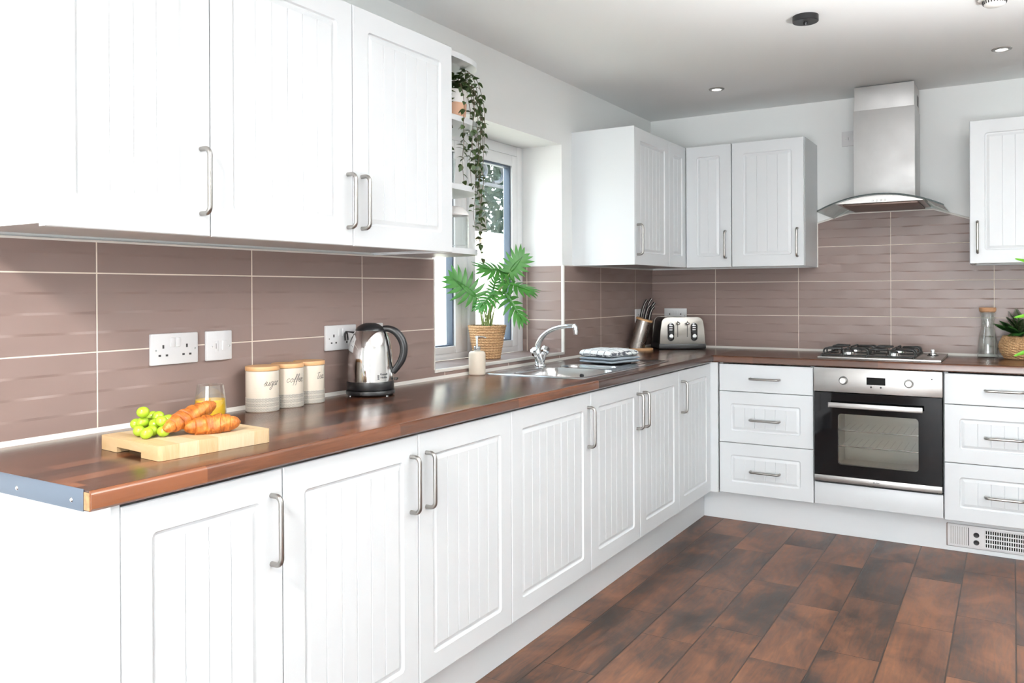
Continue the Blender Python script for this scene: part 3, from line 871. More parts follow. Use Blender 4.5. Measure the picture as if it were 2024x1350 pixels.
for j in range(5):
    z = .012+.084*j/4; g.box(.160, .485, -.0072, -.0042, z-.0025, z+.0025)
obj('grille', g, MT['plastic'], ht, smooth=0)
for z in (.066, .030): obj('switch', G().lathe([(0, .004), (.009, .005), (.0115, .002), (.0125, 0)], n=22), MT['black'], ht, (.123, -.004, z), (PI/2, 0, 0))

# ------------------------------------------------------------------ ceiling fittings
def downlight(label, x, y):
    t = thing('recessed_downlight', label, 'ceiling light', (x, y, ZC), 0, 'recessed ceiling spotlights')
    obj('ring', G().lathe([(.026, -.001), (.026, -.005), (.040, -.004), (.042, 0)], n=36), MT['handle'], t)
    obj('lens', G().lathe([(0, -.0025), (.0262, -.0025)], n=36), MT['lamp'], t)
downlight('recessed ceiling spotlight left of the hood, above the corner cabinets', .632, -.622)
downlight('recessed ceiling spotlight right of the hood chimney', 1.972, -.655)
cr = thing('ceiling_rose', 'small round black ceiling fitting without a lamp', 'ceiling fitting', (1.303, -1.60, ZC))
obj('canopy', G().lathe([(0, 0), (.050, 0), (.050, -.022), (.048, -.024), (0, -.024)], n=44), MT['black'], cr)
obj('cord_grip', G().lathe([(.0085, -.024), (.0085, -.030), (.006, -.036), (0, -.036)], n=18), MT['black'], cr)
sa = thing('smoke_alarm', 'round cream smoke alarm on the ceiling at the top edge', 'smoke alarm', (1.957, -1.452, ZC))
obj('base', G().lathe([(0, 0), (.056, 0), (.056, -.010), (.050, -.012), (0, -.012)], n=40), MT['alarm'], sa)
obj('sensor_head', G().lathe([(.040, -.012), (.036, -.030), (.028, -.036), (0, -.038)], n=40), MT['alarm'], sa)
g = G()
for i in range(24):
    a = 2*PI*i/24; c_, s_ = math.cos(a), math.sin(a)
    g.tube([(.0405*c_, .0405*s_, -.015), (.0375*c_, .0375*s_, -.028)], .0022, 6)
obj('vents', g, MT['dark'], sa)

# ------------------------------------------------------------------ chopping board, grapes, croissants, juice
BR = R(-5.5)
bl = thing('chopping_board', 'light wooden chopping board holding grapes and croissants', 'chopping board', (.369, -3.792, WT+.0003), BR)
bw, bd_ = .124, .140
n0, n1, nd = -.050, .052, .030
poly = rrect(-bw, bw, -bd_, bd_, .009, 4)
low = poly[:4]+[(n1, bd_), (n1, bd_-nd), (n0, bd_-nd), (n0, bd_)]+poly[4:12]+[(n0, -bd_), (n0, -bd_+nd), (n1, -bd_+nd), (n1, -bd_)]+poly[12:]
g = G(); g.prism(poly, 'z', .0125, .032); g.prism(low, 'z', .0004, .0125)
bmesh.ops.remove_doubles(g.bm, verts=g.bm.verts[:], dist=1e-5)
obj('board', g, MT['board'], bl)

GP = [(.3722,-3.8985,.9582,'lowest green grape of the pile, nearest the front corner of the board'),
 (.3828,-3.8645,.9583,'front green grape lying on the board below the right half of the pile'),
 (.3344,-3.8913,.9593,'green grape lying on the board at the lower left of the pile'),
 (.3753,-3.8354,.9638,'rightmost green grape of the pile, beside the upright croissant'),
 (.3425,-3.8576,.9691,'green grape buried in the middle of the pile, behind the round front one'),
 (.2972,-3.8724,.9693,'leftmost green grape of the pile, above the board notch'),
 (.3228,-3.8738,.9752,'large green grape directly below the topmost grape'),
 (.3671,-3.8575,.9785,'green grape resting upright on the right front of the pile'),
 (.3535,-3.8299,.9774,'green grape lying sideways at the upper right of the pile'),
 (.2973,-3.8325,.9807,'green grape right of and just below the topmost grape'),
 (.3304,-3.8402,.9842,'small green grape peeping out behind the upper right of the pile'),
 (.3315,-3.879,.9995,'topmost green grape of the pile on the chopping board'),
 (.3122,-3.8505,.9689,'green grape in the gap at the back of the pile'),
 (.3584,-3.876,.9591,'green grape deep between the two front grapes')]
gme = None
for i, (x, y, z, lb) in enumerate(GP):
    if gme is None:
        g = G().ell((0, 0, 0), .0142, .0125, .0125, None, 24, 16); gme = mesh('grape', g, MT['grape'], 180)
    o = obj('green_grape', gme, None, None, (x, y, z), (rnd.uniform(-.3, .3), rnd.uniform(-.9, .9), R(44)+rnd.uniform(-.9, .9)))
    if i == 8 or i == 11: o.rotation_euler = (0, 0, R(50))
    tag(o, lb, 'grape', 'green grapes on the chopping board')

def croissant(label, a, b, rmax, bend, seed, updir=(0, 0, 1), steps=5):
    A, B = Vector(a), Vector(b); ax = B-A; L = ax.length
    c = (A+B)/2; r_ = random.Random(seed)
    X = ax.normalized(); U = Vector(updir); Y = (U.cross(X)).normalized(); Z = X.cross(Y)
    g = G(); m = 84; n = 30; rings = []
    for i in range(m+1):
        t = i/m
        u = 2*t-1
        base_ = rmax*max(.0, 1-abs(u)**2.4)**.62
        # rolled layers: sharp ledges stepping up towards the middle
        k = abs(u)*steps; st = 1-(k-math.floor(k))
        led = .80+.24*(1-st)**.35 if abs(u) < .97 else .7
        r0 = max(.0022, base_*led+.0012)
        cx = u*L/2; cy = bend*(1-u*u)
        ring = []
        for j in range(n):
            th = 2*PI*j/n + .35*u*steps
            tilt = .010*math.cos(2*PI*j/n)*(1-abs(u))*(1 if u > 0 else -1)
            rr = r0*(1+.05*math.sin(3*th+seed)+.03*math.sin(7*th+4*u))
            ring.append(g.bm.verts.new((cx+tilt, cy+rr*math.cos(2*PI*j/n), max(-.82*rmax, rr*.95*math.sin(2*PI*j/n)))))
        rings.append(ring)
    for P_, Q_ in zip(rings, rings[1:]):
        for j in range(n): g.bm.faces.new((P_[j], P_[(j+1)%n], Q_[(j+1)%n], Q_[j]))
    g.bm.faces.new(rings[0][::-1]); g.bm.faces.new(rings[-1])
    o = obj('croissant', g, MT['croissant'], smooth=50)
    Mx = Matrix((X, Y, Z)).transposed()
    o.location = c; o.rotation_euler = Mx.to_euler()
    return tag(o, label, 'croissant', 'croissants on the chopping board')
croissant('golden croissant lying flat at the front right of the chopping board', (.398, -3.826, .963), (.462, -3.716, .966), .0235, -.006, 3, steps=3.2)
croissant('golden croissant leaning upright against the other one, beside the grapes', (.398, -3.874, .964), (.382, -3.722, 1.004), .0215, .004, 5, steps=4.2)

jg = thing('glass_of_juice', 'stemless glass half full of orange juice behind the croissants', 'glass', (.120, -3.53, WT))
ro = [(.0, .0), (.026, .0), (.036, .006), (.0415, .022), (.0425, .040), (.0405, .065), (.0355, .102)]
ri = [(.0343, .1015), (.0392, .065), (.0411, .040), (.0400, .023), (.0345, .008), (0, .006)]
obj('tumbler', G().lathe(ro+ri, n=44), MT['glass'], jg)
obj('juice', G().lathe([(0, .0066), (.0338, .0085), (.0395, .0232), (.0406, .040), (.0391, .062), (0, .062)], n=44), MT['juice'], jg)

# ------------------------------------------------------------------ canisters with handwriting
ST = {
 's': ([[(.1,.05),(.35,0),(.5,.25),(.3,.55),(.45,1.0),(.5,1.05)], [(0,.25),(.45,1.0)]], .6),
 'u': ([[(0,.9),(0,.3),(.15,0),(.4,.15),(.55,.9),(.5,.2),(.65,0),(.8,.2)]], .8),
 'g': ([[(.55,.85),(.25,.95),(.05,.5),(.2,.05),(.5,.3),(.6,.9),(.55,-.4),(.25,-.95),(.05,-.7),(.5,-.1),(.85,.15)]], .85),
 'a': ([[(.55,.85),(.25,.95),(.02,.45),(.2,0),(.5,.35),(.6,.9),(.55,.2),(.7,0),(.85,.2)]], .85),
 'r': ([[(0,0),(.1,.9),(.2,.75),(.5,.95),(.6,.8)]], .65),
 'c': ([[(.6,.8),(.35,.98),(.05,.5),(.25,.02),(.7,.25)]], .75),
 'o': ([[(.35,.98),(.05,.5),(.3,0),(.62,.5),(.35,.98),(.5,.75),(.8,.8)]], .8),
 'f': ([[(0,.0),(.35,.9),(.62,1.7),(.45,1.95),(.3,1.2),(.15,-.3),(.05,-.8)], [(.0,.65),(.6,.75)]], .6),
 'e': ([[(.05,.45),(.5,.6),(.35,.98),(.05,.5),(.25,.02),(.65,.25)]], .7),
 't': ([[(.3,1.7),(.15,.2),(.3,0),(.5,.2)], [(-.15,1.45),(.7,1.6)]], .6),
}
def canister(label, x, y, word, a0, group='cream canisters with wooden lids'):
    c = thing('storage_canister', label, 'canister', (x, y, WT), 0, group)
    r = .0487
    obj('jar', G().lathe([(0, 0), (r-.002, 0), (r, .002), (r, .121), (r-.002, .122), (0, .122)], n=56), MT['cream'], c)
    obj('lid', G().lathe([(0, .1225), (r+.0008, .1225), (r+.0012, .124), (r+.0012, .133), (r, .135), (0, .135)], n=56), MT['bamboo'], c)
    obj('patterned_band', G().lathe([(r+.0004, .002), (r+.0004, .043)], n=64), MT['band'], c)
    g = G(); cur = 0; sc = .0125
    for ch in word:
        strokes, adv = ST[ch]
        for s_ in strokes:
            P = spline([(cur+px*sc*1.1+pz*sc*.25, pz*sc, 0) for px, pz in s_], 6)
            Q = []
            for p in P:
                a = a0+p.x/r; Q.append(((r+.0004)*math.cos(a), (r+.0004)*math.sin(a), .079+p.y))
            g.tube(Q, .00055, 6)
        cur += adv*sc*1.1
    obj('lettering', g, MT['ink'], c)
    return c
VA = R(-41.5)
canister('cream canister lettered sugar, leftmost and largest in view', .079, -3.31, 'sugar', VA+R(4))
canister('cream canister lettered coffee, between the other two', .073, -3.204, 'coffee', VA-R(6))
canister('cream canister lettered tea, nearest the kettle', .063, -3.102, 'tea', VA+R(26))

# ------------------------------------------------------------------ kettle
kt = thing('electric_kettle', 'polished steel jug kettle with black base, lid and handle', 'kettle', (.1105, -2.860, WT), R(31.2))
obj('power_base', G().lathe([(0, .002), (.076, .002), (.083, .006), (.084, .012), (.082, .019), (.075, .021), (0, .021)], n=64), MT['black'], kt)
obj('body', G().lathe([(.0795, .050), (.0795, .053), (.0785, .09), (.0765, .135), (.0735, .165), (.0675, .19), (.0595, .21), (.0495, .224)], n=72), MT['mirror'], kt, smooth=60)
obj('lower_band', G().lathe([(0, .0215), (.079, .0215), (.0805, .024), (.0805, .048), (.0795, .050), (0, .050)], n=64), MT['black'], kt)
obj('lid', G().lathe([(.0505, .2225), (.0500, .2265), (.042, .236), (.030, .244), (.016, .2485), (0, .2495)], n=56), MT['black'], kt, smooth=60)
P = spline([(.044, 0, .229), (.066, 0, .228), (.090, 0, .216), (.109, 0, .190), (.116, 0, .158), (.110, 0, .125), (.094, 0, .098), (.078, 0, .078)], 6)
obj('handle', G().tube(P, [.010+.004*math.sin(PI*i/(len(P)-1)) for i in range(len(P))], 16, flat=.95, up=(0, 1, 0)), MT['black'], kt, smooth=60)
g = G()
sp = [(-.050, -.033, .214), (-.050, .033, .214), (-.083, 0, .2185), (-.0755, 0, .166)]
g.add(sp, [(0, 1, 2), (0, 2, 3), (1, 3, 2), (0, 3, 1)])
so = obj('spout', g, MT['mirror'], kt, smooth=0)
g = G(); g.tube(spline([(-.053, -.030, .2155), (-.072, -.012, .218), (-.0845, 0, .2195), (-.072, .012, .218), (-.053, .030, .2155)], 4), .0016, 8); g.tube(spline([(-.083, 0, .2195), (-.0875, 0, .208), (-.0865, 0, .188)], 4), [.003, .0034, .0038, .004, .004, .0038, .0034, .003, .002], 8)
obj('spout_lip', g, MT['black'], so)
obj('switch', G().box(.082, .094, -.009, .009, .052, .060, .002), MT['black'], kt)
me = text_mesh('Russell\nHobbs', .0105, .0002)
aT = R(-73)+R(28)
for v in me.vertices:
    a = aT+v.co.x/.0797; rr = .0797+v.co.z
    z = v.co.y+.071
    v.co = (rr*math.cos(a), rr*math.sin(a), z)
obj('lettering', me, None, kt)
g = G()
for i in range(4):
    for j in range(5):
        a = aT-.30+i*.022; z = .060+j*.0034
        g.box(-.0007, .0007, -.0002, .0002, -.0011, .0011)
        vs_ = list(g.bm.verts)[-8:]
        mt_ = Matrix.Translation((.0799*math.cos(a), .0799*math.sin(a), z)) @ Matrix.Rotation(a-PI/2, 4, 'Z')
        for v in vs_: v.co = mt_ @ v.co
obj('emblem', g, MT['ink'], kt, smooth=0)
for a in (-150, -30, 90): obj('foot', G().lathe([(0, 0), (.006, 0), (.006, .0025)], n=12), MT['chrome'], kt, (.072*math.cos(R(a)), .072*math.sin(R(a)), 0))

# ------------------------------------------------------------------ soap dispenser
sd = thing('soap_dispenser', 'cream soap dispenser with a chrome pump beside the sink', 'soap dispenser', (.053, -2.113, WT), R(20))
obj('bottle', G().lathe([(0, 0), (.031, 0), (.035, .003), (.036, .008), (.036, .088), (.034, .096), (.028, .101), (0, .102)], n=44), MT['soap'], sd, smooth=60)
obj('collar', G().lathe([(.0135, .101), (.0140, .102), (.0140, .120), (.0125, .122), (0, .122)], n=28), MT['chrome'], sd)
g = G(); g.tube([(0, 0, .120), (0, 0, .158)], .0048, 14); g.lathe([(0, .157), (.0075, .157), (.0075, .166), (0, .167)], n=20); g.tube(spline([(0, 0, .162), (.025, 0, .162), (.040, 0, .158)], 5), .0032, 10)
obj('pump', g, MT['chrome'], sd)

# ------------------------------------------------------------------ potted philodendron
def rope_pot(r0, r1, h, coils, amp=.0038, strands=26, seg=110, bulge=0.0, sa=.0011):
    g = G(); m = coils*7; rings = []
    for i in range(m+1):
        t = i/m; ph = t*coils; f = ph-math.floor(ph)
        r = r0+(r1-r0)*t + amp*abs(math.sin(PI*f))**.6 + bulge*math.sin(PI*(.06+.86*t))
        rings.append([g.bm.verts.new(((r+sa*math.sin(strands*2*PI*j/seg+f*PI*2))*math.cos(2*PI*j/seg), (r+sa*math.sin(strands*2*PI*j/seg+f*PI*2))*math.sin(2*PI*j/seg), h*t+.0012*math.sin(strands*2*PI*j/seg))) for j in range(seg)])
    inner = [[g.bm.verts.new((r*math.cos(2*PI*j/seg), r*math.sin(2*PI*j/seg), z)) for j in range(seg)] for r, z in ((r1-.006, h), (r1-.010, h*.9))]
    allr = rings+inner
    for A, B in zip(allr, allr[1:]):
        for j in range(seg): g.bm.faces.new((A[j], A[(j+1)%seg], B[(j+1)%seg], B[j]))
    g.bm.faces.new(rings[0][::-1]); g.bm.faces.new(inner[-1])
    return g
pp = thing('potted_plant', 'split-leaf green houseplant in a rope basket on the window sill', 'houseplant', (-.120, -1.770, WZ0))
obj('basket', rope_pot(.059, .088, .158, 13), MT['rope'], pp, smooth=70)
obj('soil', G().lathe([(0, .150), (.076, .148)], n=36), MT['soil'], pp)
FWD = Vector((-.518, .855, 0)); RT = Vector((.855, .518, 0)); UP = Vector((0, 0, 1))
def split_leaf(g, base_, tip, normal, width, lobes=8, droop=.10):
    B, T = Vector(base_), Vector(tip); ax = T-B; L = ax.length; X = ax.normalized()
    N = Vector(normal); N = (N-N.dot(X)*X).normalized(); Y = N.cross(X)
    def mid(t): return B+X*L*t - N*L*droop*(t*t)
    # central blade
    k = 14; vs = []
    for i in range(k+1):
        t = i/k; w = width*.17*math.sin(PI*min(1, t*.9+.12))**.8*(1-t*.55)
        p = mid(t)
        vs += [p-Y*w+N*.004, p-N*.002, p+Y*w+N*.004]
    g.add(vs, [(3*i+a, 3*i+a+1, 3*i+a+4, 3*i+a+3) for i in range(k) for a in (0, 1)])
    for s_ in (-1, 1):
        for q in range(lobes):
            t = .02+.90*q/(lobes-1)
            ln = width*(.62+.55*math.sin(PI*(.18+.62*q/(lobes-1))))*rnd.uniform(.9, 1.08)
            if q == lobes-1: ln *= .75
            ang = R(128-100*q/(lobes-1))
            d0 = X*math.cos(ang)+Y*s_*math.sin(ang)
            cur = mid(min(1, t)); m_ = 8; vs = []
            d = d0.copy(); lw = width*.098
            for i in range(m_+1):
                u = i/m_
                w = lw*(.75+.6*math.sin(PI*min(1, u*.85+.1)))*(1-u**3)+.0004
                side = d.cross(N).normalized()
                vs += [cur-side*w, cur+N*.0012, cur+side*w]
                d = (d+X*.055-N*.035-Vector((0, 0, .012))).normalized()
                cur = cur+d*ln/m_
            g.add(vs, [(3*i+a, 3*i+a+1, 3*i+a+4, 3*i+a+3) for i in range(m_) for a in (0, 1)])
PC = Vector((-.120, -1.770, WZ0+.150))
def scr(right, up, depth=0): return RT*right+UP*up-FWD*depth
LV = [ # attach (right, up, toward camera), tip, normal, width
 ((-.050, .145, .05), (-.158, .232, .07), (-.25, .35, .9), .080),
 ((.100, .255, .0), (-.015, .285, .05), (.0, .8, .65), .080),
 ((.112, .262, .02), (.172, .335, .00), (.45, .35, .8), .072),
 ((.085, .208, .04), (.212, .178, .05), (.3, .85, .5), .076),
 ((.082, .162, .06), (.172, .038, .08), (.45, .6, .75), .074),
 ((.036, .160, .06), (-.030, .098, .11), (-.2, .75, .8), .060),
 ((.070, .185, -.03), (.082, .268, -.03), (-.3, .1, 1), .040),
 ((.020, .150, -.05), (.045, .235, -.06), (.2, .2, .9), .036)]
for bs, tpp, nn, wd in LV:
    g = G(); a = PC+scr(*bs); b = PC+scr(*tpp); nv = scr(*nn)
    split_leaf(g, a-PC, b-PC, nv, wd)
    obj('leaf', g, MT['leaf'], pp, (0, 0, .150), smooth=60)
    root = scr(rnd.uniform(-.022, .022), -.002, rnd.uniform(-.02, .02)); e = a-PC
    obj('stem', G().tube(spline([root, root*.5+e*.35+UP*e.z*.14, e*.8+UP*.012*1, e], 6), [.0032-.0014*i/18 for i in range(19)], 7), MT['stem'], pp, (0, 0, .150), smooth=70)
g = G()
for i in range(9):
    a = 2*PI*i/9; x, y = .022*math.cos(a), .018*math.sin(a)
    g.tube([(x, y, -.004), (x*1.4, y*1.4, .05), (x*2.2, y*2, .105+.03*(i%3))], [.003, .0024, .0012], 6)
obj('stem', g, MT['stem'], pp, (0, 0, .150))

# ------------------------------------------------------------------ trailing plant and glassware on the end shelves
tv = thing('trailing_plant', 'trailing ivy-like plant in a white and clay pot on the open shelf', 'houseplant', (.258, -2.580, 1.892))
obj('pot', G().lathe([(0, 0), (.048, 0), (.052, .004), (.057, .060)], n=40), MT['terracotta'], tv)
obj('pot_rim', G().lathe([(.0572, .060), (.060, .105), (.058, .107), (.055, .100), (0, .098)], n=40), MT['ceramic'], tv, label='white upper half of the pot')
def leaf_card(g, p, d, n, L, W):
    d = d.normalized(); s_ = d.cross(n)
    s_ = s_.normalized() if s_.length > 1e-5 else d.orthogonal().normalized()
    nn = s_.cross(d)
    vs = []; k = 6
    for i in range(k+1):
        t = i/k; w = W*math.sin(PI*t**.75)**.9*.5+.0002
        c = p+d*L*t-nn*L*.25*t*t
        vs += [c-s_*w+nn*w*.25, c, c+s_*w+nn*w*.25]
    g.add(vs, [(3*i+a, 3*i+a+1, 3*i+a+4, 3*i+a+3) for i in range(k) for a in (0, 1)])
def vine(az, reach, drop, sd_, up=.04):
    r_ = random.Random(sd_)
    d = Vector((math.cos(az), math.sin(az), 0))
    P = [Vector((0, 0, .1))+d*.02, d*.045+UP*(.10+up), d*reach*.75+UP*(.10+up*.8), d*reach+UP*.05]
    m = max(2, int(drop/.06))
    for i in range(1, m+1):
        P.append(d*(reach+r_.uniform(-.008, .010))+Vector((r_.uniform(-.006, .006), r_.uniform(-.006, .006), .05-drop*i/m)))
    Q = spline(P, 5)
    gs = G().tube(Q, [.0016-.0008*i/len(Q) for i in range(len(Q))], 5)
    gl = G()
    for i in range(3, len(Q), 2):
        for s_ in (-1, 1):
            if r_.random() < .72:
                dr = Vector((r_.uniform(-1, 1), r_.uniform(-1, 1), r_.uniform(-.9, .35)))
                leaf_card(gl, Q[i], dr, Vector((r_.uniform(-.6, .6), r_.uniform(-.6, .6), 1)).normalized(), r_.uniform(.019, .029), r_.uniform(.012, .018))
    v = obj('vine', gs, MT['vinestem'], tv, smooth=70)
    obj('leaves', gl, MT['vine'], v, smooth=60)
VN = [(38, .105, .50, .03), (62, .095, .44, .03), (20, .100, .32, .04), (80, .100, .30, .03), (50, .115, .56, .02), (-5, .110, .24, .03), (100, .105, .18, .05), (-30, .11, .28, .02), (30, .12, .16, .07), (68, .13, .06, .09), (150, .07, .02, .1), (-60, .10, .2, .05), (-100, .09, .1, .06), (45, .108, .40, .03)]
for i, (a, re, dr, up) in enumerate(VN): vine(R(a), re, dr, 40+i, up)
g = G()
for i in range(190):
    a = rnd.uniform(0, 2*PI); q = rnd.uniform(.0, .06)+(.03*rnd.random() if -.5 < a-R(31) < 1.2 else 0)
    p = Vector((q*math.cos(a), q*math.sin(a), .104+rnd.uniform(0, .055)))
    leaf_card(g, p, Vector((math.cos(a), math.sin(a), rnd.uniform(-.2, 1.2))), Vector((rnd.uniform(-.5, .5), rnd.uniform(-.5, .5), 1)), rnd.uniform(.018, .029), rnd.uniform(.012, .018))
obj('foliage', g, MT['vine'], tv, smooth=60)

jr = thing('glass_jar', 'clear glass jar with a pale lid on the lowest open shelf', 'jar', (.262, -2.566, 1.425))
obj('jar', G().lathe([(0, 0), (.046, 0), (.050, .004), (.051, .10), (.049, .122), (.0475, .122), (.0490, .10), (.047, .014), (0, .011)], n=40), MT['glass'], jr)
obj('lid', G().lathe([(.052, .122), (.052, .128), (.046, .136), (.030, .152), (.012, .158), (0, .159)], n=40), MT['ceramic'], jr)
tb = thing('glass_tumbler', 'clear drinking glass on the middle open shelf behind the vines', 'glass', (.245, -2.600, 1.651))
obj('bowl', G().lathe([(0, 0), (.030, 0), (.033, .004), (.039, .10), (.0375, .10), (.031, .012), (0, .010)], n=36), MT['glass'], tb)

# ------------------------------------------------------------------ knife block and knives
kb = thing('knife_block', 'leaning steel knife block with wooden base and top in the corner', 'knife block', (.094, -.415, WT), R(25))
g = G()
pl = [(.072*math.cos(2*PI*i/40)*(1+.06*math.cos(3*2*PI*i/40)), .050*math.sin(2*PI*i/40)) for i in range(40)]
g.prism(pl, 'z', 0, .013, .002)
obj('base', g, MT['bamboo'], kb)
lean = Vector((.27, -.06, 1)).normalized()
b0 = Vector((-.022, .0, .013)); H = .172
sx_ = Vector((0, 1, 0)).cross(lean).normalized(); sy_ = lean.cross(sx_)
def obl(c, r, n=40): return [c+sx_*r*math.cos(2*PI*i/n)+sy_*r*math.sin(2*PI*i/n) for i in range(n)]
g = G()
low = obl(b0, .046); top = obl(b0+lean*H, .046)
low = [p-lean*((p.z-.0132)/lean.z) for p in low]
g.add(low+top, [(i, (i+1)%40, 40+(i+1)%40, 40+i) for i in range(40)]+[tuple(range(40))[::-1]])
obj('holder', g, MT['blocksteel'], kb, smooth=50)
g = G(); t0 = obl(b0+lean*H, .0505); t1 = obl(b0+lean*(H+.011), .0505)
g.add(t0+t1, [(i, (i+1)%40, 40+(i+1)%40, 40+i) for i in range(40)]+[tuple(range(40))[::-1], tuple(range(40, 80))])
obj('top', g, MT['bamboo'], kb, smooth=40)
kb_M = Matrix.Translation(kb.location) @ Matrix.Rotation(R(25), 4, 'Z')
KN = [(-.022, .018, .112, 'knife handle furthest left in the knife block, tall and dark'), (.002, .024, .125, 'tallest knife handle, at the back of the knife block'),
      (.024, .012, .108, 'knife handle at the back right of the knife block'), (.002, -.018, .088, 'short knife handle at the front of the knife block'), (.026, -.014, .085, 'short knife handle at the front right of the knife block')]
for a, b, ln, lb in KN:
    p = b0+lean*(H+.0112)+sx_*a+sy_*b
    k = thing('kitchen_knife', lb, 'knife', (0, 0, 0), 0, 'knives in the knife block')
    k.location = kb_M @ p; k.rotation_euler = (0, 0, R(25))
    off = sx_*.007
    Pt = spline([Vector((0, 0, 0))+lean*.002, lean*ln*.35-off*.3, lean*ln*.75, lean*ln*.94+off*.9, lean*ln+off*1.3], 5)
    obj('grip', G().tube(Pt, [.0072+.0018*abs(math.cos(PI*i/(len(Pt)-1))) for i in range(len(Pt))], 12, up=sy_), MT['black'], k, smooth=60)
    obj('spine', G().tube([q-sy_*.0078 for q in Pt], [.0022]*len(Pt), 8), MT['handle'], k, smooth=60, label='bright steel edge of the knife handle')

# ------------------------------------------------------------------ toaster
ts = thing('toaster', 'four-slice steel and black toaster standing across the corner', 'toaster', (.178, -.318, WT), R(33))
TW, TD, TH = .282, .245, .195
def tpoly(i=0, zb=.03):
    r = .035; P = [(i, zb), (TW-i, zb), (TW-.008-i, TH*.6)]
    for k in range(7):
        t = PI/2*k/6; P.append((TW-.014-i-r+r*math.cos(t), TH-i-r+r*math.sin(t)))
    for k in range(7):
        t = PI/2+PI/2*k/6; P.append((.014+i+r+r*math.cos(t), TH-i-r+r*math.sin(t)))
    P.append((.008+i, TH*.6)); return P
obj('housing', G().prism(tpoly(.002), 'y', .012, TD-.012, .004), MT['black'], ts, smooth=40)
obj('front_panel', G().prism(tpoly(0), 'y', 0, .012, .003), MT['toastersteel'], ts, smooth=40)
obj('rear_panel', G().prism(tpoly(0), 'y', TD-.012, TD, .003), MT['toastersteel'], ts, smooth=40)
obj('base', G().box(-.003, TW+.003, -.003, TD+.003, .003, .034, .004), MT['black'], ts)
for x in (.052, .098, .184, .230):
    obj('slot', G().box(x-.011, x+.011, .05, TD-.05, TH-.0019, TH-.0012), MT['gloss_black'], ts, smooth=0)
for s_ in (0, 1):
    cx = .070 if s_ == 0 else TW-.070
    po = []
    for k in range(20):
        t = 2*PI*k/20; po.append((cx+.021*math.cos(t), .106+(.034 if math.sin(t) >= 0 else -.034)+.021*math.sin(t)))
    cpn = obj('control_plate', G().prism(po, 'y', -.0025, .0005, .0008), MT['gloss_black'], ts)
    for i in range(3): obj('button', G().box(cx-.010, cx+.010, -.0045, -.002, .115+.0125*i, .121+.0125*i, .001), MT['chrome'], cpn)
    obj('dial', G().lathe([(0, .014), (.012, .013), (.0145, 0)], n=24), MT['chrome'], cpn, (cx, -.002, .081), (PI/2, 0, 0))
    lx = .112 if s_ == 0 else TW-.112
    obj('lever_slot', G().box(lx-.002, lx+.002, -.0008, .0005, .075, .172), MT['dark'], ts, smooth=0)
    obj('lever', G().ell((lx, -.013, .157), .0125, .013, .0085), MT['chrome'], ts, smooth=60)

# ------------------------------------------------------------------ carafe and fern
cf = thing('glass_carafe', 'clear glass carafe with a cork lid right of the hob', 'carafe', (1.900, -.090, WT))
po = [(0, 0), (.046, 0), (.049, .004), (.0485, .030), (.045, .080), (.0375, .125), (.031, .155), (.030, .175), (.0325, .205), (.036, .240)]
pi_ = [(.0345, .240), (.031, .205), (.0285, .175), (.0295, .155), (.036, .125), (.0435, .080), (.0465, .030), (.046, .020), (0, .018)]
obj('vessel', G().lathe(po+pi_, n=44), MT['glass'], cf, smooth=50)
obj('lid', G().lathe([(0, .236), (.033, .236), (.035, .2405), (.0385, .2415), (.0395, .258), (.037, .261), (0, .262)], n=40), MT['cork'], cf)
fn = thing('potted_fern', 'dark green fern in a round woven basket at the right edge', 'houseplant', (2.046, -.125, WT))
obj('basket', rope_pot(.060, .066, .118, 9, .0042, 17, 120, .030, .0026), MT['wicker'], fn, smooth=70)
obj('soil', G().lathe([(0, .108), (.066, .106)], n=30), MT['soil'], fn)
for i in range(26):
    r_ = random.Random(300+i)
    a = 2*PI*i/26*1.0+r_.uniform(-.2, .2)
    if i < 8: a = R(180)+r_.uniform(-.9, .7)
    dxy = Vector((math.cos(a), math.sin(a)*(.55 if math.sin(a) > 0 else 1), 0)); el = r_.uniform(.6, 1.35); L = r_.uniform(.13, .185)
    if math.cos(a) < -.45: el = r_.uniform(.85, 1.35); L *= .82
    p = Vector((0, 0, .105)); d = (dxy*math.cos(el)+UP*math.sin(el)).normalized(); P = []
    for k in range(19):
        P.append(p.copy()); d = (d-UP*.055).normalized(); p = p+d*L/18
    g = G().tube(P, [.0016-.0010*k/18 for k in range(19)], 5)
    for k in range(3, 19):
        sd_ = (P[k]-P[k-1]).normalized(); side = sd_.cross(UP).normalized(); w = .034*math.sin(PI*(.12+.86*(k-3)/16))
        for s_ in (-1, 1): leaf_card(g, P[k], side*s_+sd_*.5-UP*.15, UP, max(.006, w), .0105); leaf_card(g, (P[k]+P[k-1])/2, side*s_+sd_*.55-UP*.1, UP, max(.006, w*.97), .0095)
    obj('frond', g, MT['fern'], fn, smooth=60)

